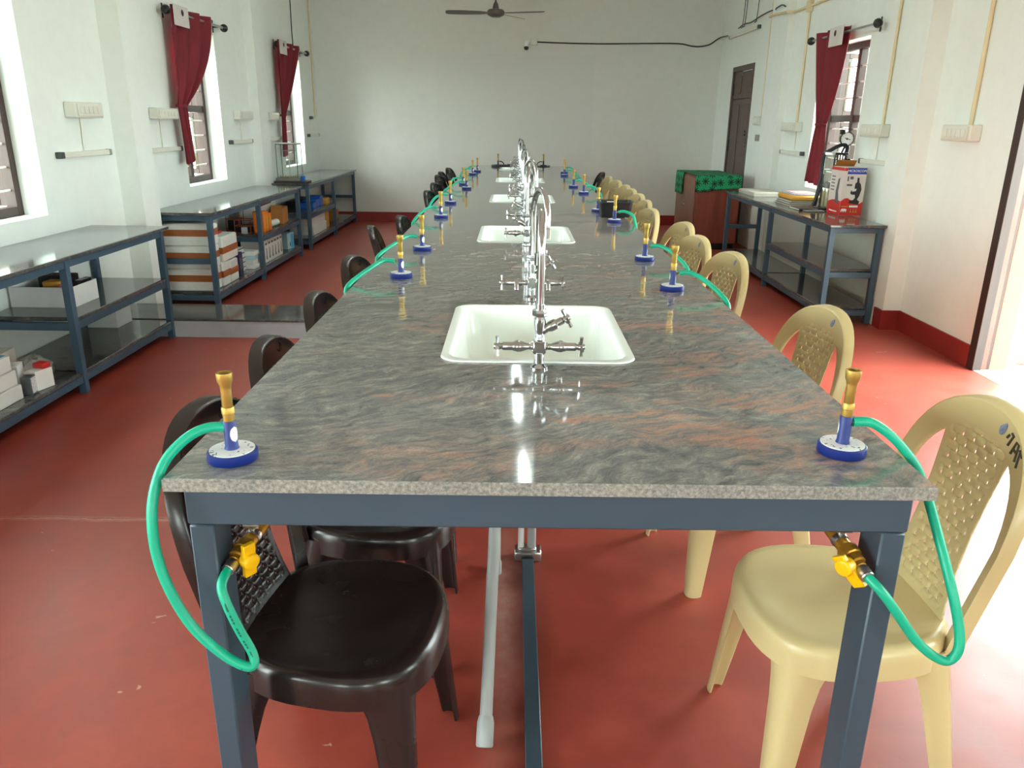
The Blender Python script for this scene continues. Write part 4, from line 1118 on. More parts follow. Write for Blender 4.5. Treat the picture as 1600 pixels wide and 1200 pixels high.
# first bench: open white carton with its contents
oc = thing('open_carton', 'open white cardboard carton on the middle shelf of the nearest bench', 'carton', (-2.70, 3.33, ZM))
MB().box(-0.175, 0.175, -0.14, 0.14, 0, 0.004).box(-0.175, 0.175, -0.14, -0.136, 0.004, 0.115).box(-0.175, 0.175, 0.136, 0.14, 0.004, 0.115).box(-0.175, -0.171, -0.136, 0.136, 0.004, 0.115).box(0.171, 0.175, -0.136, 0.136, 0.004, 0.115).build('box_body', m_white, oc)
o = MB().box(-2.80, -2.62, 3.35, 3.46, ZM + 0.005, ZM + 0.150, 0.004).build('instrument_case', m_blk); tag(o, 'black instrument case lying in the open white carton', 'case')
o = MB().box(-2.72, -2.62, 3.25, 3.34, ZM + 0.005, ZM + 0.135, 0.006).build('box', m_kraft); tag(o, 'small yellow box inside the open white carton', 'box')
o = MB().box(-2.58, -2.542, 3.30, 3.45, ZM + 0.005, ZM + 0.128, 0.003, ).build('box', m_blk); tag(o, 'black packet with pale lettering inside the open white carton', 'box')
MB().box(-2.5795, -2.5425, 3.34, 3.42, ZM + 0.1281, ZM + 0.1287).build('print', m_print_white, o)
o = MB().box(-2.612, -2.585, 3.22, 3.30, ZM + 0.005, ZM + 0.125, 0.004).build('packet', m_pink); tag(o, 'pink packet inside the open white carton', 'packet')
# lower shelf of the first bench
for k in range(3):
    zz = ZB + k * 0.0755
    t = carton('slim_box', ['bottom white box of the stack on the nearest lower shelf', 'middle white box of the stack on the nearest lower shelf', 'topmost white box with blue lid on the nearest lower shelf'][k], 'box', -2.80 + 0.01 * k, -2.45 - 0.008 * k, 2.0, 2.50 - 0.012 * k, zz, 0.072, m_white, 'white boxes on the nearest lower shelf')
    if k:
        MB().box(-0.14, 0.14, 0.06, 0.235, 0.0725, 0.0735).build('blue_print', m_skyblue, t)
t = carton('wrapped_packet', 'long cream wrapped packet lying behind the white boxes', 'packet', -2.84, -2.70, 2.55, 2.9, ZB, 0.14, m_paper, rz=0.1)
bag = MB(); rng = random.Random(3)
R = []
for (rr, z) in ((0.03, 0.0), (0.085, 0.004), (0.10, 0.03), (0.085, 0.07), (0.05, 0.095), (0.02, 0.10)):
    R.append([((rr * rng.uniform(0.75, 1.25)) * math.cos(2 * PI * k / 14), (rr * rng.uniform(0.7, 1.2)) * 1.3 * math.sin(2 * PI * k / 14), z * rng.uniform(0.85, 1.15)) for k in range(14)])
o = bag.rings(R, cap0=True, cap1=True).build('plastic_bag', m_film, loc=(-2.60, 2.84, ZB), angle=10); tag(o, 'crumpled clear plastic bag on the nearest lower shelf', 'bag')
t = carton('small_box', 'small white box with red top on the nearest lower shelf', 'box', -2.49, -2.42, 2.60, 2.71, ZB, 0.10, m_white, rz=-0.25)
MB().box(-0.034, 0.034, 0.0, 0.054, 0.1005, 0.128, 0.006).build('lid', m_red, t)
t = carton('small_box', 'small dark sided box with printed label beside the white stack', 'box', -2.48, -2.43, 2.535, 2.59, ZB, 0.092, m_print_grey, rz=0.1)
MB().box(0.0252, 0.0258, -0.024, 0.024, 0.008, 0.086).build('label', m_label, t)
t = carton('small_box', 'pale open box flap above the dark sided box', 'box', -2.62, -2.52, 2.56, 2.66, ZB, 0.135, m_white, rz=0.3)
t = carton('foam_box', 'white foam box at the far end of the nearest lower shelf', 'box', -2.84, -2.64, 3.86, 4.06, ZB, 0.19, m_foam)

# second bench: foam boxes with brown tape
def foam(label, x0, x1, y0, y1, z0, h, tape=True, rz=0, lid=0.42):
    cx, cy = (x0 + x1) / 2, (y0 + y1) / 2
    t = thing('foam_box', label, 'box', (cx, cy, z0), rz, 'taped white foam boxes')
    hx, hy = (x1 - x0) / 2, (y1 - y0) / 2
    zl = h * (1 - lid)
    MB().box(-hx, hx, -hy, hy, 0, zl - 0.001, 0.008).build('box_body', m_foam, t)
    MB().box(-hx - 0.001, hx + 0.001, -hy - 0.001, hy + 0.001, zl + 0.0005, h, 0.010).build('lid', m_foam, t)
    if tape:
        b = MB(); th = 0.026; q = 0.0022
        b.box(-hx - q, hx + q, -hy - q, -hy - 0.0012, zl - th, zl + th).box(-hx - q, hx + q, hy + 0.0012, hy + q, zl - th, zl + th)
        b.box(-hx - q, -hx - 0.0012, -hy - 0.0012, hy + 0.0012, zl - th, zl + th).box(hx + 0.0012, hx + q, -hy - 0.0012, hy + 0.0012, zl - th, zl + th)
        b.build('tape', m_tape, t)
    return t
foam('bottom taped foam box of the stack of three at the bench end', -2.83, -2.438, 5.04, 5.22, ZB, 0.177)
foam('middle taped foam box of the stack of three at the bench end', -2.832, -2.435, 5.04, 5.225, ZB + 0.178, 0.177)
foam('topmost taped foam box of the stack of three, close under the bench top', -2.828, -2.430, 5.045, 5.22, ZB + 0.356, 0.177)
foam('small taped foam box on the shelf, next to the tall stack', -2.60, -2.425, 5.235, 5.40, ZB, 0.20, lid=0.5)
foam('small taped foam box on the shelf, second from the tall stack', -2.60, -2.425, 5.415, 5.60, ZB, 0.185, lid=0.5)
foam('taped foam box resting across two smaller foam boxes', -2.67, -2.415, 5.245, 5.60, ZB + 0.2005, 0.20, lid=0.55)
o = MB().box(-2.66, -2.50, 5.30, 5.5, ZB + 0.402, ZB + 0.425, 0.004).build('tray', m_red); tag(o, 'flat red tray lying on the taped foam boxes', 'tray')
o = carton('tall_box', 'navy blue box behind the small foam boxes', 'box', -2.60, -2.45, 5.70, 5.80, ZB, 0.20, m_navy)
MB().box(0.0752, 0.0758, -0.03, 0.03, 0.05, 0.15).build('print', m_print_grey, o)
bz = ZB
for k in range(5):
    o = carton('slim_box', ['lowest', 'second lowest', 'middle', 'second highest', 'topmost'][k] + ' white slim box in the stack of five beside the navy box', 'box', -2.70, -2.50 + rng.uniform(-.01, .01), 5.83, 6.02, bz, 0.041, m_white, 'stack of five slim white boxes', rz=rng.uniform(-.05, .05))
    MB().box(-0.09, 0.09, -0.0945, -0.0955, 0.030, 0.038).box(0.094, 0.1012, -0.09, 0.09, 0.030, 0.038).build('print', m_print_grey, o)
    bz += 0.0416
bz = ZB
for k in range(4):
    o = carton('slim_box', ['lowest', 'second lowest', 'second highest', 'topmost'][k] + ' slim box in the stack of four next to the middle post', 'box', -2.62, -2.43 + rng.uniform(-.008, .008), 6.035, 6.175, bz, 0.040, m_white if k != 2 else m_paleblue, 'stack of four slim boxes', rz=rng.uniform(-.03, .03))
    bz += 0.0405
# wire racks and cartons on the middle shelf of the second bench
def rack(label, x, y, z, sx, sy, sz):
    r = thing('wire_rack', label, 'rack', (x, y, z), 0, 'copper coloured wire racks')
    b = MB(); t = 0.0035
    for i in (0, sx):
        for j in (0, sy):
            b.tube([(i, j, 0), (i, j, sz)], t, 6)
    for k in (0.004, sz * 0.55, sz):
        b.tube([(0, 0, k), (sx, 0, k), (sx, sy, k), (0, sy, k), (0, 0, k)], t, 6)
    b.build('rack_wires', m_wire, r)
    MB().box(0.012, sx - 0.012, 0.012, sy - 0.012, 0.006, sz * 0.5, 0.003).build('contents', m_blk, r)
    return r
rack('copper coloured wire rack on the middle shelf edge above the foam boxes', -2.67, 6.30, ZM, 0.15, 0.13, 0.12)
rack('copper coloured wire rack standing behind the first rack', -2.80, 6.45, ZM, 0.13, 0.12, 0.20)
o = carton('small_box', 'grey label box between the wire racks', 'box', -2.60, -2.545, 6.27, 6.29, ZM, 0.06, m_label)
for k, yy in enumerate((6.33, 6.415, 6.51)):
    h = (0.20, 0.19, 0.165)[k]
    o = carton('upright_box', ['tallest', 'middle', 'shortest'][k] + ' upright orange box on the shelf edge beside the bench post', 'box', -2.50, -2.405, yy, yy + 0.078, ZM, h, m_orange, 'upright orange boxes')
    MB().box(0.0476, 0.0482, -0.025, 0.025, 0.03, h - 0.03).build('print', m_kraft, o)
o = carton('white_box', 'white printed box with dark red lid on the middle shelf', 'box', -2.76, -2.56, 6.72, 7.16, ZM, 0.20, m_white, rz=0.05)
MB().box(-0.102, 0.102, -0.222, 0.222, 0.2005, 0.222, 0.004).build('lid', m_redbox, o)
MB().box(0.1002, 0.101, -0.08, -0.05, 0.10, 0.15).box(0.1002, 0.101, 0.02, 0.05, 0.10, 0.15).build('print', m_print_grey, o)
o = carton('torn_carton', 'brown cardboard carton on the middle shelf end', 'carton', -2.55, -2.43, 7.0, 7.32, ZM, 0.155, m_carton, rz=0.12)
MB().box(-0.06, 0.055, -0.155, -0.151, 0.155, 0.19, T=TR((0, 0, 0), rx=0.0)).build('flap', m_carton, o)
o = MB().tube([(-2.50, 6.66, ZM + 0.033), (-2.46, 6.94, ZM + 0.033)], 0.032, 18).build('paper_roll', m_white); tag(o, 'white paper roll lying before the brown carton', 'roll')
# row of seven upright white boxes with pictures
for k in range(7):
    yy = 6.27 + k * 0.098
    o = carton('picture_box', 'white upright picture box, ' + ['first', 'second', 'third', 'fourth', 'fifth', 'sixth', 'last'][k] + ' from the middle post in a row of seven', 'box', -2.62, -2.425, yy, yy + 0.086, ZB, 0.215 - 0.002 * k, m_white, 'row of seven upright white boxes')
    pm = MB()
    pm.prism([(-0.018, 0.03), (0.018, 0.03), (0.02, 0.045), (0.008, 0.06), (0.016, 0.10), (0.006, 0.135), (-0.006, 0.14), (-0.004, 0.10), (-0.016, 0.06)], 0.0979, 0.0986, Matrix(((0, 0, 1, 0), (1, 0, 0, 0), (0, 1, 0, 0), (0, 0, 0, 1))))
    pm.build('picture_print', m_print_grey, o)
    MB().box(0.0979, 0.0984, -0.034, 0.034, 0.165, 0.185).build('title_print', m_print_grey, o)
o = MB().box(-2.70, -2.62, 6.3, 6.85, ZB, ZB + 0.235, 0.01).build('case', m_blk); tag(o, 'black case behind the row of upright white boxes', 'case')
o = carton('small_box', 'pale blue box tipped on top of the row of white boxes', 'box', -2.60, -2.50, 6.78, 6.95, ZB + 0.2155, 0.045, m_paleblue, rz=0.2)
o = carton('small_box', 'blue and white box at the far post of the middle bench', 'box', -2.58, -2.43, 7.22, 7.38, ZB, 0.165, m_paleblue, rz=-0.15)
MB().box(0.0752, 0.0758, 0.0, 0.078, 0.01, 0.155).build('print', m_skyblue, o)
MB().box(0.0762, 0.0766, -0.03, -0.01, 0.03, 0.07).build('print', m_navy, o)

# third bench
for k in range(3):
    o = carton('blue_pack', ['lower front', 'middle', 'upper back'][k] + ' blue wrapped pack on the farthest middle shelf', 'pack', -2.645 + 0.01 * k, -2.47, 8.50 + 0.17 * k, 8.66 + 0.17 * k, ZM, 0.07 + 0.025 * k, m_bluepack, 'blue wrapped packs')
o = carton('yellow_pack', 'yellow patterned pack beside the blue packs', 'pack', -2.60, -2.44, 9.05, 9.24, ZM, 0.075, m_kraft)
o = MB().box(-2.80, -2.66, 8.5, 9.2, ZM, ZM + 0.085, 0.006).build('case', m_blk); tag(o, 'long black case behind the blue packs', 'case')
for k in range(2):
    o = carton('flat_carton', ['lower', 'upper'][k] + ' large flat white carton on the lowest shelf by the end wall', 'carton', -2.72 + 0.01 * k, -2.43 - 0.012 * k, 8.30, 8.95, ZB + 0.106 * k, 0.105, m_white, 'large flat white cartons')
o = carton('small_carton', 'yellow brown carton beside the flat white cartons', 'carton', -2.60, -2.45, 9.02, 9.2, ZB, 0.20, m_kraft)
o = carton('small_carton', 'low brown carton in the open bay by the end wall', 'carton', -2.72, -2.52, 9.75, 10.1, ZB, 0.13, m_carton)
o = carton('bottle_box', 'narrow red and white box standing in the open bay', 'box', -2.78, -2.70, 9.55, 9.66, ZB, 0.24, m_white)
MB().box(0.0402, 0.0408, -0.05, 0.05, 0.02, 0.15).build('print', m_redbox, o)

# glass balance case on the third bench
gc = thing('balance_case', 'tall glass balance case with dark base on the farthest bench', 'case', (-2.595, 8.16, ZT))
MB().box(-0.175, 0.175, -0.17, 0.14, 0, 0.018, 0.003).build('base_board', m_wood_dark, gc)
MB().box(-0.165, 0.11, -0.12, 0.13, 0.019, 0.055, 0.003).build('plinth', m_greybook, gc)
fr = MB()
for i in (-0.145, 0.085):
    for j in (-0.10, 0.11):
        fr.tube([(i, j, 0.055), (i, j, 0.42)], 0.0042, 6)
fr.tube([(-0.145, -0.10, 0.42), (0.085, -0.10, 0.42), (0.085, 0.11, 0.42), (-0.145, 0.11, 0.42), (-0.145, -0.10, 0.42)], 0.0042, 6)
fr.build('frame', m_darkcap, gc)
for (a, b_, c_, d_) in ((-0.141, 0.081, -0.102, -0.099), (-0.141, 0.081, 0.109, 0.112), (-0.147, -0.144, -0.096, 0.106), (0.084, 0.087, -0.096, 0.106)):
    MB().box(a, b_, c_, d_, 0.058, 0.416).build('pane', m_glass_case, gc)
MB().box(-0.15, 0.09, -0.105, 0.115, 0.424, 0.432, 0.002).build('top_board', m_white, gc)
for k in range(7):
    MB().lathe([(0.005, 0), (0.006, 0.015), (0.003, 0.025)], 10, TR((-0.12 + k * 0.03, -0.08, 0.0555))).build('weight', m_brass, gc)
MB().tube([(-0.03, 0.0, 0.056), (-0.03, 0.0, 0.36)], 0.006, 8).tube([(-0.12, 0.0, 0.35), (0.06, 0.0, 0.35)], 0.004, 8).build('beam', m_steel, gc)
cpn = MB().lathe([(0.022, 0), (0.027, 0.055), (0.0285, 0.056), (0.025, 0.054), (0.02, 0.004)], 18).build('cup', m_bluepack, loc=(-2.455, 8.06, ZT + 0.0185)); tag(cpn, 'small blue cup standing on the dark board of the glass case', 'cup')

# ------------------------------------------------------------------ cupboard with the green cloth
cp = thing('cupboard', 'red brown wooden cupboard under the green cloth near the closed door', 'cupboard', (2.10, 8.40, 0))
CW, CD, CHh = 0.52, 1.10, 0.86
MB().box(0.02, CW - 0.02, 0.02, CD - 0.02, 0, 0.075).build('plinth', m_blk, cp)
MB().box(0.0, CW, 0.0, CD, 0.076, CHh, 0.004).build('carcass', m_wood_red, cp)
for k, (a, b_) in enumerate(((0.02, CD / 2 - 0.004), (CD / 2 + 0.004, CD - 0.02))):
    dd = MB().box(-0.016, -0.0005, a, b_, 0.10, CHh - 0.02, 0.003).build('cupboard_leaf', m_wood_light, cp)
    MB().lathe([(0.006, 0), (0.01, 0.012), (0.009, 0.02)], 12, along((-0.0165, (b_ - 0.05) if k == 0 else (a + 0.05), 0.5), (-1, (b_ - 0.05) if k == 0 else (a + 0.05), 0.5))).build('knob', m_steel, dd)
# cloth: top sheet with wavy hanging hems, built as one folded sheet
def cloth():
    nx, ny = 30, 46
    x0, x1, y0, y1 = 2.10 - 0.02, 2.10 + CW + 0.005, 8.40 - 0.012, 8.40 + CD + 0.01
    hang_f, hang_l = 0.19, 0.27
    zt = CHh + 0.006
    v = []; uvs = []; f = []
    def P(a, b):          # a along x starting left of the left edge, b along y starting in front of the front edge
        # a<0: down the left face, b<0: down the front face
        x = x0 + max(0, a); y = y0 + max(0, b); z = zt
        if a < 0: z += a; x = x0 - 0.006 - 0.01 * abs(math.sin(b * 11)) * min(1, -a * 8)
        if b < 0: z += b; y = y0 - 0.006 - 0.012 * (0.5 + 0.5 * math.sin(a * 17)) * min(1, -b * 8)
        z += 0.0012 * math.sin(a * 23) * math.sin(b * 19)
        return (x, y, z)
    W_, D_ = x1 - x0, y1 - y0
    av = [W_ * i / nx for i in range(nx + 1)]
    bv = [-hang_f * (1 - k / 8) for k in range(8)] + [D_ * j / ny for j in range(ny + 1)]
    # front and top
    for b in bv:
        for a in av:
            bb = b * (1 - 0.28 * (a / W_)) if b < 0 else b
            v.append(P(a, bb)); uvs.append((a * 13, bb * 13))
    n = len(av)
    for j in range(len(bv) - 1):
        for i in range(n - 1):
            f.append((j * n + i, j * n + i + 1, (j + 1) * n + i + 1, (j + 1) * n + i))
    # left hanging piece: only over the far part of the left face
    base = len(v)
    bl = [0.66 + (D_ - 0.66) * k / 24 for k in range(25)]
    al = [0.0] + [-hang_l * k / 8 for k in range(1, 9)]
    for a in al:
        for b in bl:
            v.append(P(a if a < 0 else 0, b)); uvs.append((a * 13, b * 13))
    m = len(bl)
    for j in range(len(al) - 1):
        for i in range(m - 1):
            f.append((base + j * m + i, base + j * m + i + 1, base + (j + 1) * m + i + 1, base + (j + 1) * m + i))
    me = bpy.data.meshes.new('tablecloth'); me.from_pydata(v, [], f)
    uvl = me.uv_layers.new(name='UVMap')
    for lp in me.loops: uvl.data[lp.index].uv = uvs[lp.vertex_index]
    me.materials.append(make_flower_cloth())
    me.polygons.foreach_set('use_smooth', [True] * len(me.polygons))
    o = bpy.data.objects.new('tablecloth', me); COL.objects.link(o)
    sd = o.modifiers.new('weave', 'SOLIDIFY'); sd.thickness = 0.0025; sd.offset = 1
    return o
tag(cloth(), 'green cloth printed with black star flowers draped over the cupboard', 'cloth')

# ------------------------------------------------------------------ things on the window bench
zc = ZT
for k in range(5):
    o = MB().box(2.36 + 0.012 * rng.uniform(0, 1), 2.66 - 0.01 * rng.uniform(0, 1), 6.98 + 0.02 * rng.random(), 7.58 - 0.03 * rng.random(), zc, zc + 0.0075, 0.002).build('newspaper', m_paper)
    tag(o, ['bottom', 'second lowest', 'middle', 'second highest', 'topmost'][k] + ' folded newspaper of the stack on the window bench', 'newspaper', 'folded newspapers on the window bench')
    zc += 0.0079
zc = ZT
for k in range(3):
    x0 = 2.40 + 0.01 * k
    o = thing('book', ['lowest', 'middle', 'top'][k] + ' grey book under the yellow folder on the window bench', 'book', (0, 0, 0), 0, 'grey books on the window bench')
    hB = 0.016
    cvm = MB().box(x0, x0 + 0.25, 6.05, 6.42, zc, zc + 0.002).box(x0, x0 + 0.25, 6.05, 6.42, zc + hB - 0.002, zc + hB).box(x0 + 0.246, x0 + 0.25, 6.05, 6.42, zc + 0.002, zc + hB - 0.002).build('cover', m_greybook, o)
    MB().box(x0 + 0.004, x0 + 0.245, 6.054, 6.416, zc + 0.0022, zc + hB - 0.0022).build('pages', m_paper, o)
    zc += hB + 0.0004
yf = MB().box(2.42, 2.68, 6.02, 6.44, zc, zc + 0.045, 0.014).build('folder', m_kraft); tag(yf, 'thick yellow folder on top of the grey books', 'folder'); zc += 0.0455
mg = MB().box(2.45, 2.67, 6.05, 6.40, zc, zc + 0.012, 0.002).build('magazine', m_magazine); tag(mg, 'pale blue magazine lying on the yellow folder', 'magazine'); zc += 0.0125
mg = MB().box(2.47, 2.66, 6.08, 6.38, zc, zc + 0.006, 0.002).build('leaflet', m_pinkpaper); tag(mg, 'pink printed leaflet lying on the pale blue magazine', 'leaflet')
bk = thing('black_book', 'flat black book lying before the apparatus on the bench edge', 'book', (2.435, 5.79, ZT))
MB().box(-0.07, 0.09, -0.13, 0.13, 0, 0.018, 0.003).build('cover', m_blk, bk)
MB().box(-0.0712, -0.0702, -0.125, 0.125, 0.003, 0.015).build('pages', m_paper, bk)
bk2 = MB().box(2.39, 2.55, 5.58, 5.66, ZT, ZT + 0.010, 0.003).build('notebook', m_greybook); tag(bk2, 'thin grey notebook beside the microscope carton', 'notebook')

ap = thing('pressure_apparatus', 'glass cylinder apparatus with black hose and round dial gauge', 'apparatus', (2.635, 5.83, ZT))
MB().box(-0.10, 0.10, -0.10, 0.10, 0, 0.02, 0.004).build('base', m_blk, ap)
MB().lathe([(0.052, 0.021), (0.054, 0.03), (0.054, 0.455), (0.05, 0.46)], 28).build('cylinder', m_glass_cyl, ap)
MB().lathe([(0.057, 0.455), (0.058, 0.47), (0.056, 0.478)], 28).lathe([(0.0565, 0.335), (0.0565, 0.342)], 28, caps=False).build('collar', m_steel, ap)
st = MB()
for k in range(9):
    a = 2 * PI * k / 9
    st.tube([(0.04 * math.cos(a), 0.04 * math.sin(a), 0.0215), (0.04 * math.cos(a), 0.04 * math.sin(a), 0.17)], 0.006, 6)
st.build('tube_bundle', M('striped_tubes', srgb(206, 176, 140), 0.5, vary=0.3, vscale=60), ap)
MB().tube([(-0.10, -0.04, 0.03), (-0.085, -0.03, 0.12), (-0.065, -0.02, 0.26), (-0.055, 0.0, 0.44), (0.0, -0.02, 0.50), (0.07, -0.03, 0.535), (0.12, -0.02, 0.53), (0.125, -0.01, 0.48), (0.11, 0.0, 0.45)], 0.017, 12, smooth=5).build('hose', m_blackhose, ap)
MB().tube([(-0.12, -0.05, 0.03), (-0.085, -0.05, 0.13), (-0.06, -0.045, 0.22)], 0.013, 10).tube([(-0.063, -0.058, 0.02), (-0.063, -0.058, 0.30)], 0.007, 8).build('stand_rod', m_blk, ap)
vm = MB()
for k in range(5): vm.tube([(0.02 + 0.022 * k, -0.045, 0.36), (0.02 + 0.022 * k, -0.045, 0.47)], 0.007, 8)
vm.box(0.0, 0.13, -0.055, -0.035, 0.455, 0.475, 0.003).box(0.10, 0.15, -0.06, -0.03, 0.40, 0.43, 0.004)
vm.build('manifold', m_blk, ap)
ga = MB().lathe([(0.0, -0.02), (0.055, -0.02), (0.058, 0.0), (0.058, 0.012), (0.052, 0.012), (0.052, 0.006)], 28, along((0.105, -0.03, 0.585), (0.075, -0.5, 0.60)), caps=False).tube([(0.105, -0.015, 0.53), (0.08, -0.01, 0.46)], 0.01, 8).box(0.05, 0.085, -0.035, 0.0, 0.62, 0.66, 0.004).build('gauge', m_blk, ap)
Tg = along((0.105, -0.03, 0.585), (0.075, -0.5, 0.60))
MB().lathe([(0.0, 0.007), (0.051, 0.007)], 28, Tg, caps=False).build('dial', m_white, ga)
dm_ = MB(); dm_.tube([Tg @ Vector((-0.02, 0.008, 0.0085)), Tg @ Vector((0.028, -0.006, 0.0085))], 0.003, 6); dm_.lathe([(0.008, 0.0075), (0.006, 0.010)], 12, Tg)
for k in range(12):
    a = 2 * PI * k / 12
    dm_.tube([Tg @ Vector((0.041 * math.cos(a), 0.041 * math.sin(a), 0.0076)), Tg @ Vector((0.047 * math.cos(a), 0.047 * math.sin(a), 0.0076))], 0.0013, 4)
dm_.build('dial_needle', m_print_dark, ga)

# microscope carton
BX0, BX1, BY0, BY1, BH = 2.572, 2.752, 5.34, 5.60, 0.375
mc = thing('microscope_carton', 'red and white printed carton lettered MICROSCOPE on the window bench', 'carton', (BX0, BY0, ZT))
bw, bd_ = BX1 - BX0, BY1 - BY0
MB().box(0, bw, 0, bd_, 0, BH, 0.002).build('box_body', m_boxwhite, mc)
FR = Matrix(((1, 0, 0, 0), (0, 0, 1, 0), (0, 1, 0, 0), (0, 0, 0, 1)))          # (x, z) drawing plane on the front
def front(poly, d, name, mat):
    return MB().prism([(x * bw, z * BH) for x, z in poly], -0.0008 - d, -0.0002 - d, FR).build(name, mat, mc)
front([(0.005, 0.004), (0.995, 0.004), (0.995, 0.30), (0.86, 0.255), (0.68, 0.25), (0.50, 0.31), (0.30, 0.37), (0.16, 0.36), (0.005, 0.30)], 0, 'red_print', m_boxred)
front([(0.15, 0.865), (0.995, 0.865), (0.995, 0.995), (0.15, 0.995)], 0, 'blue_band', m_boxblue)
front([(0.005, 0.93), (0.15, 0.93), (0.15, 0.995), (0.005, 0.995)], 0, 'red_band', m_boxred)
text_mesh('lettering', 'MICROSCOPE', 0.0255, m_print_white, mc, Matrix.Translation((bw * 0.575, -0.0014, BH * 0.93)) @ Matrix.Rotation(PI / 2, 4, 'X'))
front([(0.36, 0.265), (0.80, 0.235), (0.84, 0.30), (0.72, 0.34), (0.80, 0.42), (0.86, 0.55), (0.80, 0.66), (0.72, 0.70), (0.70, 0.79), (0.62, 0.80), (0.62, 0.70), (0.56, 0.68), (0.54, 0.60), (0.56, 0.54), (0.40, 0.52), (0.38, 0.47), (0.46, 0.44), (0.60, 0.44), (0.62, 0.38), (0.55, 0.33), (0.40, 0.32)], 0.0008, 'microscope_print', m_print_dark)
front([(0.44, 0.50), (0.62, 0.52), (0.64, 0.57), (0.50, 0.55)], 0.0016, 'highlight_print', m_boxwhite)
for poly in ([(0.18, 0.72), (0.24, 0.72), (0.24, 0.82), (0.18, 0.82)], [(0.30, 0.76), (0.44, 0.76), (0.44, 0.82), (0.30, 0.82)], [(0.18, 0.62), (0.42, 0.62), (0.42, 0.66), (0.18, 0.66)]):
    front(poly, 0.0, 'small_print', m_print_grey)
front([(0.42, 0.175), (0.80, 0.175), (0.80, 0.215), (0.42, 0.215)], 0.0008, 'caption_print', m_print_white)
front([(0.05, 0.185), (0.36, 0.185), (0.36, 0.20), (0.05, 0.20)], 0.0008, 'caption_print', m_kraft)
front([(0.06, 0.075), (0.10, 0.075), (0.11, 0.10), (0.15, 0.10), (0.16, 0.075), (0.20, 0.075), (0.21, 0.10), (0.25, 0.10), (0.26, 0.075), (0.30, 0.075), (0.32, 0.13), (0.26, 0.145), (0.10, 0.145), (0.06, 0.12)], 0.0008, 'logo_print', m_print_white)
for x0 in (0.46, 0.58, 0.70):
    front([(x0, 0.07), (x0 + 0.09, 0.07), (x0 + 0.09, 0.085), (x0, 0.085)], 0.0008, 'caption_print', m_kraft)
    front([(x0 + 0.03, 0.085), (x0 + 0.05, 0.085), (x0 + 0.05, 0.14), (x0 + 0.03, 0.14)], 0.0008, 'caption_print', m_kraft)
# left face prints
LF = Matrix(((0, 0, -1, 0), (1, 0, 0, 0), (0, 1, 0, 0), (0, 0, 0, 1)))
def left(poly, d, name, mat):
    return MB().prism([(y * bd_, z * BH) for y, z in poly], 0.0002 + d, 0.0008 + d, LF).build(name, mat, mc)
left([(0.005, 0.004), (0.995, 0.004), (0.995, 0.25), (0.7, 0.30), (0.35, 0.32), (0.005, 0.30)], 0, 'red_print', m_boxred)
left([(0.005, 0.93), (0.995, 0.93), (0.995, 0.995), (0.005, 0.995)], 0, 'red_band', m_boxred)
left([(0.15, 0.25), (0.42, 0.25), (0.46, 0.5), (0.36, 0.75), (0.24, 0.78), (0.28, 0.5)], 0.0008, 'microscope_print', m_print_grey)
for k in range(5):
    left([(0.62, 0.5 + 0.07 * k), (0.9, 0.5 + 0.07 * k), (0.9, 0.525 + 0.07 * k), (0.62, 0.525 + 0.07 * k)], 0, 'small_print', m_print_grey)
left([(0.2, 0.06), (0.8, 0.06), (0.8, 0.085), (0.2, 0.085)], 0.0008, 'caption_print', m_print_white)
MB().add([(0.02, bd_ - 0.002, BH), (bw - 0.002, bd_ - 0.002, BH), (bw - 0.002, bd_ - 0.05, BH + 0.045), (0.02, bd_ - 0.05, BH + 0.05), (0.02, bd_ + 0.0, BH), (bw - 0.002, bd_ + 0.0, BH), (bw - 0.002, bd_ - 0.048, BH + 0.047), (0.02, bd_ - 0.048, BH + 0.052)], [(0, 1, 2, 3), (7, 6, 5, 4), (0, 4, 5, 1), (1, 5, 6, 2), (2, 6, 7, 3), (3, 7, 4, 0)]).build('top_flap', m_carton, mc)

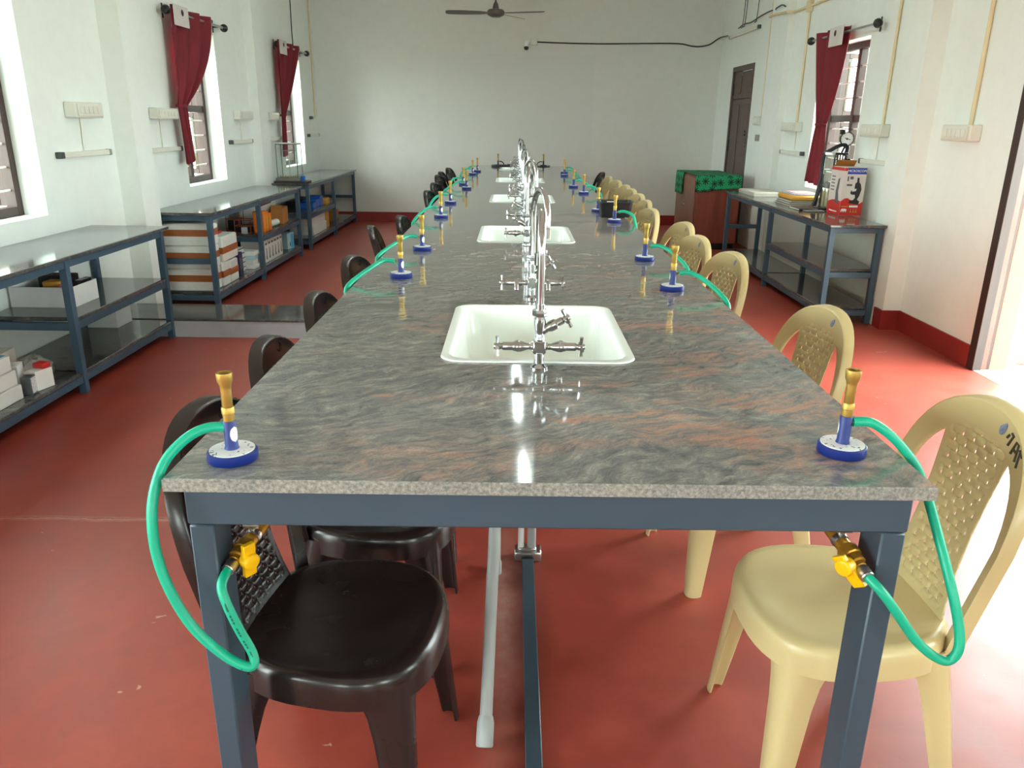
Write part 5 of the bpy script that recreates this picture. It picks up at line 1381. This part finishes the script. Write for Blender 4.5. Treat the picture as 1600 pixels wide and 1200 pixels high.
# ------------------------------------------------------------------ curtains and rods
def curtain(side, ya, yb, tie_y, tie_z, bot, zrod, label, rod_label, rod_a, rod_b, tie_w, header_near, bulge, bulge0=1.05):
    """ya..yb: top spread along the rod; gathered at (tie_y, tie_z); bot = (y0, y1, z)"""
    s = 1 if side == 'L' else -1
    xw = XL if side == 'L' else XR
    xr = xw + s * 0.072
    r = thing('curtain_rod', rod_label, 'curtain rod', (0, 0, 0), 0, 'steel curtain rods')
    MB().tube([(xr, rod_a, zrod), (xr, rod_b, zrod)], 0.011, 12).build('rod', m_steel, r)
    for yy, d in ((rod_a, -1), (rod_b, 1)):
        MB().lathe([(0.012, 0), (0.016, 0.006), (0.014, 0.012), (0.027, 0.02), (0.036, 0.038), (0.036, 0.050), (0.027, 0.068), (0.0, 0.076)], 18, along((xr, yy, zrod), (xr, yy + d, zrod)), caps=False).build('finial', m_blk, r)
        yb2 = yy - d * 0.06
        MB().box(xw + s * 0.001, xw + s * 0.006, yb2 - 0.012, yb2 + 0.012, zrod - 0.05, zrod + 0.06, 0.002).box(xw + s * 0.006, xr, yb2 - 0.006, yb2 + 0.006, zrod - 0.008, zrod + 0.004).build('bracket', m_blk, r)
    c = thing('curtain', label, 'curtain', (0, 0, 0), 0, 'maroon curtains')
    NU, NV = 64, 60
    zt = zrod + 0.045
    v = []; f = []
    for j in range(NV + 1):
        t = j / NV; z = zt + (bot[2] - zt) * t
        if z >= tie_z:
            k = (zt - z) / (zt - tie_z)
            e1 = k ** bulge0; e2 = k ** bulge
            y0 = ya + (tie_y - tie_w / 2 - ya) * e1; y1 = yb + (tie_y + tie_w / 2 - yb) * (e2 if header_near else e2)
            amp = 0.028 * (1 - 0.5 * k)
        else:
            k = (tie_z - z) / (tie_z - bot[2]); k2 = k ** 0.8
            y0 = tie_y - tie_w / 2 + (bot[0] - tie_y + tie_w / 2) * k2; y1 = tie_y + tie_w / 2 + (bot[1] - tie_y - tie_w / 2) * k2
            amp = 0.012 + 0.01 * k
        for i in range(NU + 1):
            u = i / NU
            y = y0 + (y1 - y0) * u
            x = xr + amp * math.sin(u * 2 * PI * 3.2 + 0.6) + amp * 0.3 * math.sin(u * 27 + 3 * t)
            v.append((x + s * 0.004, y, z + (0.03 * (u - 0.5) * (1 if t > 0.98 else 0))))
    for j in range(NV):
        for i in range(NU):
            a = j * (NU + 1) + i; f.append((a, a + 1, a + NU + 2, a + NU + 1))
    co = MB().add(v, f).build('curtain_cloth', m_curtain, c, angle=180)
    sd = co.modifiers.new('cloth', 'SOLIDIFY'); sd.thickness = 0.003
    # tie band
    MB().lathe([(0.5, -0.012), (0.56, 0.0), (0.5, 0.012)], 20, TR((xr + s * 0.004, tie_y, tie_z)) @ Matrix.Diagonal((0.062, tie_w * 0.98, 1, 1)), caps=False).build('tie_band', m_curtain, c)
    # pale header lining folded over at one end, with eyelet
    ha, hb = (ya + 0.0, ya + 0.30) if header_near else (ya, ya + 0.30)
    MB().box(xr + s * 0.042, xr + s * 0.046, ha - 0.004, hb, zt - 0.15, zt + 0.006, 0.0015).build('header_lining', m_lining, c)
    MB().lathe([(0.018, -0.003), (0.026, 0.0), (0.018, 0.003)], 18, along((xr + s * 0.0475, ha + 0.17, zrod + 0.0), (xr + s, ha + 0.17, zrod)), caps=False).lathe([(0.0, 0.0005), (0.018, 0.0005)], 18, along((xr + s * 0.0465, ha + 0.17, zrod), (xr + s, ha + 0.17, zrod)), caps=False).build('eyelet', m_blk, c)
    return c
curtain('L', 5.70, 6.53, 5.745, 1.53, (5.72, 5.87, 1.075), 2.245, 'maroon curtain gathered aside over the window above the foam boxes', 'curtain rod with black knobs above the foam box bench', 5.70, 6.92, 0.17, True, 2.2)
curtain('L', 8.66, 9.56, 8.735, 1.48, (8.62, 8.76, 1.02), 2.262, 'maroon curtain gathered aside over the farthest window', 'curtain rod with black knobs at the farthest window', 8.76, 10.04, 0.13, True, 1.25)
curtain('R', 6.10, 6.86, 6.45, 1.45, (6.29, 6.69, 0.925), 2.198, 'maroon curtain tied at the waist beside the microscope carton', 'curtain rod with black knobs above the microscope bench', 5.58, 6.93, 0.22, True, 1.1, 1.8)

# ------------------------------------------------------------------ electrical fittings
def switch_box(label, side, y0, y1, z0, z1, group='ivory switch boxes'):
    s = 1 if side == 'L' else -1; xw = XL if side == 'L' else XR
    b = thing('switch_box', label, 'switch box', (0, 0, 0), 0, group)
    MB().box(xw + s * 0.001, xw + s * 0.075, y0, y1, z0, z1, 0.006).build('box_body', m_switch, b)
    yp0, yp1 = (y0 + 0.02, y1 - 0.02)
    MB().box(xw + s * 0.0752, xw + s * 0.083, yp0, yp1, z0 + 0.01, z1 - 0.01, 0.003).build('face_plate', m_switch, b)
    n = 5
    for k in range(n):
        a = yp0 + 0.02 + (yp1 - yp0 - 0.04) * k / n; c_ = a + (yp1 - yp0 - 0.04) / n - 0.006
        MB().box(xw + s * 0.0832, xw + s * 0.087, a, c_, z0 + 0.025, z1 - 0.025, 0.0015).build('switch', m_switch, b)
    return b
def batten(label, side, y0, y1, z, x_off=0.0, dark_near=True):
    s = 1 if side == 'L' else -1; xw = (XL if side == 'L' else XR) + s * x_off
    b = thing('tube_batten', label, 'batten', (0, 0, 0), 0, 'short wall battens')
    MB().box(xw + s * 0.001, xw + s * 0.035, y0 + 0.05, y1 - 0.03, z - 0.018, z + 0.018, 0.004).build('batten_body', m_switch, b)
    MB().box(xw + s * 0.001, xw + s * 0.038, y0, y0 + 0.0495, z - 0.02, z + 0.02, 0.004).build('end_cap', m_darkcap if dark_near else m_switch, b)
    MB().box(xw + s * 0.001, xw + s * 0.038, y1 - 0.0295, y1, z - 0.02, z + 0.02, 0.004).build('end_cap', m_switch_line if dark_near else m_darkcap, b)
    return b
def conduit(label, pts, r=0.011, mat=None, cat='conduit', name='conduit', group='cream wall conduits'):
    o = MB().tube(pts, r, 10).build(name, mat or m_conduit)
    return tag(o, label, cat, group)
switch_box('ivory switch box above the bench nearest the camera', 'L', 4.08, 4.43, 1.43, 1.525)
batten('short white batten with dark cap above the nearest bench', 'L', 3.90, 4.55, 1.207)
conduit('thin white cable drop between switch box and batten above the nearest bench', [(XL + 0.008, 4.24, 1.225), (XL + 0.008, 4.25, 1.43)], 0.006, m_switch)
switch_box('ivory switch box beside the near edge of the second curtain window', 'L', 5.28, 5.66, 1.425, 1.51)
batten('short white batten below the switch box beside the curtained window', 'L', 5.20, 5.775, 1.193, 0, False)
conduit('thin white cable drop above the batten beside the curtained window', [(XL + 0.008, 5.45, 1.212), (XL + 0.008, 5.45, 1.425)], 0.006, m_switch)
switch_box('ivory switch box just past the second curtain window', 'L', 7.20, 7.60, 1.425, 1.515)
batten('short white batten just past the second curtain window', 'L', 6.99, 7.66, 1.213)
conduit('thin white cable drop past the second curtain window', [(XL + 0.008, 7.38, 1.232), (XL + 0.008, 7.38, 1.425)], 0.006, m_switch)
switch_box('ivory switch box close before the farthest curtain', 'L', 8.22, 8.56, 1.42, 1.51)
batten('short white batten above the glass balance case', 'L', 8.42, 8.84, 1.216, 0, False)
batten('short white batten in the far corner under the conduit end', 'L', 10.10, 10.68, 1.23)
conduit('cream conduit running down the wall in the far bench corner', [(XL + 0.012, 10.58, 1.47), (XL + 0.012, 10.58, ZC - 0.01)], 0.011)
o = MB().box(XL + 0.001, XL + 0.04, 10.28, 10.36, 1.44, 1.48, 0.004).build('socket_box', m_darkcap); tag(o, 'small dark socket box at the far corner conduit', 'socket')
conduit('thin cream pipe running along the wall from the socket box to the far conduit', [(XL + 0.012, 10.36, 1.46), (XL + 0.012, 10.57, 1.46)], 0.009)
o = MB().tube([(XL + 0.01, 9.66, 2.30), (XL + 0.012, 9.64, 2.5), (XL + 0.01, 9.66, 2.8), (XL + 0.01, 9.67, ZC - 0.01)], 0.006, 6, smooth=3).build('cable', m_cable); tag(o, 'thin black cable hanging down to the farthest curtain rod', 'cable')

switch_box('ivory switch box between the open doorway and the pilaster', 'R', 3.96, 4.30, 1.355, 1.455)
switch_box('ivory switch box between the pilaster and the microscope window', 'R', 5.20, 5.58, 1.36, 1.455)
switch_box('ivory switch box past the tied curtain', 'R', 7.13, 7.57, 1.38, 1.468)
switch_box('ivory switch box next to the closed brown door', 'R', 8.40, 8.60, 1.44, 1.535)
o = MB().box(XR - 0.03, XR - 0.001, 8.38, 8.62, 1.26, 1.33, 0.004).build('socket_box', m_switch_line); tag(o, 'flat grey socket plate below the switch box by the closed door', 'socket')
batten('short white batten below the switch box above the microscope carton', 'R', 5.08, 5.62, 1.168, 0, False)
batten('short white batten with dark cap past the tied curtain', 'R', 6.97, 7.65, 1.172)
conduit('thin white cable drop above the batten past the tied curtain', [(XR - 0.008, 7.28, 1.19), (XR - 0.008, 7.28, 1.38)], 0.006, m_switch)
conduit('thin white cable drop above the microscope carton', [(XR - 0.008, 5.36, 1.187), (XR - 0.008, 5.36, 1.36)], 0.006, m_switch)
conduit('cream conduit above the switch box by the open doorway', [(XR - 0.013, 4.078, 1.455), (XR - 0.013, 4.078, ZC - 0.01)], 0.013)
conduit('cream conduit above the switch box by the microscope window', [(XR - 0.013, 5.315, 1.455), (XR - 0.013, 5.315, ZC - 0.01)], 0.011)
conduit('cream conduit above the switch box past the tied curtain', [(XR - 0.013, 7.28, 1.468), (XR - 0.013, 7.28, 2.53)], 0.011)
conduit('cream conduit above the switch box by the closed door', [(XR - 0.013, 8.49, 1.535), (XR - 0.013, 8.49, ZC - 0.01)], 0.011)
conduit('cream conduit running level along the wall toward the closed door', [(XR - 0.013, 8.6, 2.60), (XR - 0.013, 8.31, 2.585), (XR - 0.085, 8.30, 2.575), (XR - 0.085, 7.74, 2.545), (XR - 0.013, 7.73, 2.545), (XR - 0.013, 4.95, 2.545)], 0.013)
o = MB().box(XR - 0.04, XR - 0.001, 7.23, 7.33, 2.49, 2.60, 0.006).build('junction_box', m_conduit); tag(o, 'cream conduit junction box above the tied curtain', 'box')
batten('long white batten high in the corner above the closed brown door', 'R', 8.92, 10.25, 2.535, 0, True)
o = MB().tube([(XR - 0.05, 9.75, 2.60), (XR - 0.05, 9.5, 2.62), (XR - 0.045, 9.2, 2.61), (XR - 0.03, 8.9, 2.64), (XR - 0.03, 8.5, 2.65), (XR - 0.03, 8.32, 2.63), (XR - 0.10, 8.1, 2.62), (XR - 0.10, 7.9, 2.63), (XR - 0.10, 7.78, 2.60)], 0.007, 6, smooth=4).build('cable', m_cable); tag(o, 'black cable draped over the batten above the closed door', 'cable')
for k, yy in enumerate((9.62, 9.52, 9.02)):
    o = MB().tube([(XR - 0.045, yy + 0.05, 2.60), (XR - 0.03, yy, 2.72), (XR - 0.02, yy + 0.01, ZC - 0.01)], 0.005, 6, smooth=3).build('cable', m_cable)
    tag(o, ['first', 'second', 'third'][k] + ' thin black cable rising to the ceiling above the closed door', 'cable', 'rising black cables')
# security camera and its cable on the end wall
sc = thing('security_camera', 'small security camera with black lens high on the end wall', 'camera', (0.0, YB, 0))
MB().box(0.155, 0.245, -0.05, -0.001, 2.455, 2.545, 0.006).build('junction_box', m_switch, sc)
MB().lathe([(0.03, 0), (0.033, 0.02), (0.028, 0.03)], 18, along((0.10, -0.002, 2.49), (0.10, -0.1, 2.49))).tube([(0.10, -0.03, 2.49), (0.095, -0.075, 2.47)], 0.012, 10).lathe([(0.0, -0.04), (0.03, -0.036), (0.034, -0.01), (0.034, 0.03), (0.028, 0.045)], 20, along((0.092, -0.08, 2.455), (0.092, -0.095, 2.41)), caps=False).build('housing', m_white, sc)
MB().lathe([(0.032, 0.028), (0.034, 0.04), (0.026, 0.062), (0.012, 0.07), (0.0, 0.071)], 20, along((0.092, -0.08, 2.455), (0.092, -0.095, 2.41)), caps=False).build('lens', m_blk, sc)
o = MB().tube([(0.245, YB - 0.008, 2.50), (0.5, YB - 0.008, 2.492), (0.8, YB - 0.008, 2.487), (1.2, YB - 0.008, 2.487), (1.68, YB - 0.008, 2.497), (2.2, YB - 0.008, 2.502), (2.38, YB - 0.008, 2.475), (2.5, YB - 0.008, 2.466), (2.64, YB - 0.008, 2.49), (2.74, YB - 0.02, 2.555), (XR - 0.03, YB - 0.06, 2.585), (XR - 0.042, 10.3, 2.565)], 0.0085, 8, smooth=4).build('cable', m_cable); tag(o, 'black cable running from the security camera along the end wall', 'cable')

# ceiling fan near the end wall
fan = thing('ceiling_fan', 'brown three bladed ceiling fan hanging near the end wall', 'fan', (-0.30, 9.2, 2.66))
MB().tube([(0, 0, 0.10), (0, 0, ZC - 2.66)], 0.011, 10).build('down_rod', m_fan, fan)
MB().lathe([(0.0, -0.035), (0.05, -0.033), (0.095, -0.012), (0.105, 0.0), (0.105, 0.03), (0.09, 0.05), (0.04, 0.06), (0.03, 0.11), (0.012, 0.14)], 28, caps=False).build('motor', m_fan, fan)
MB().lathe([(0.012, ZC - 2.66 - 0.12), (0.055, ZC - 2.66 - 0.01), (0.055, ZC - 2.66)], 20).build('canopy', m_fan, fan)
for k, a in enumerate((PI + 0.05, PI / 3 - 0.05, -0.28)):
    L = 0.60
    v = []
    for (x, w) in ((0.09, 0.025), (0.18, 0.05), (0.40, 0.066), (0.56, 0.062), (L, 0.04)):
        for sgn in (-1, 1):
            for zz in (0.0, 0.004):
                v.append((x, sgn * w, 0.012 + zz + sgn * w * 0.22))
    f = []
    for i in range(4):
        b = i * 4
        f += [(b, b + 4, b + 6, b + 2), (b + 1, b + 3, b + 7, b + 5), (b, b + 1, b + 5, b + 4), (b + 2, b + 6, b + 7, b + 3)]
    f += [(0, 2, 3, 1), (16, 17, 19, 18)]
    MB().add(v, f, TR(rz=a)).build('blade', m_fan, fan)

# tube lights hung in line over the table (above the picture's top edge)
for k, (ya, yb, x0, x1, lab) in enumerate(((6.66, 8.46, 0.024, -0.010, 'lit tube light hanging over the middle of the table'), (3.75, 5.55, 0.10, 0.053, 'lit tube light hanging over the near part of the table'))):
    zl = 3.30
    t = thing('tube_light', lab, 'light', (0, 0, 0), 0, 'hanging tube lights')
    MB().tube([(x0, ya, zl), (x1, yb, zl)], 0.010, 12).build('tube', m_lamp, t)
    MB().box(min(x0, x1) - 0.028, max(x0, x1) + 0.028, ya - 0.02, yb + 0.02, zl + 0.018, zl + 0.05, 0.004).build('batten_body', m_switch, t)
    for yy in (ya + 0.2, yb - 0.2):
        MB().tube([((x0 + x1) / 2, yy, zl + 0.05), ((x0 + x1) / 2, yy, ZC)], 0.004, 6).build('hanger', m_steel, t)
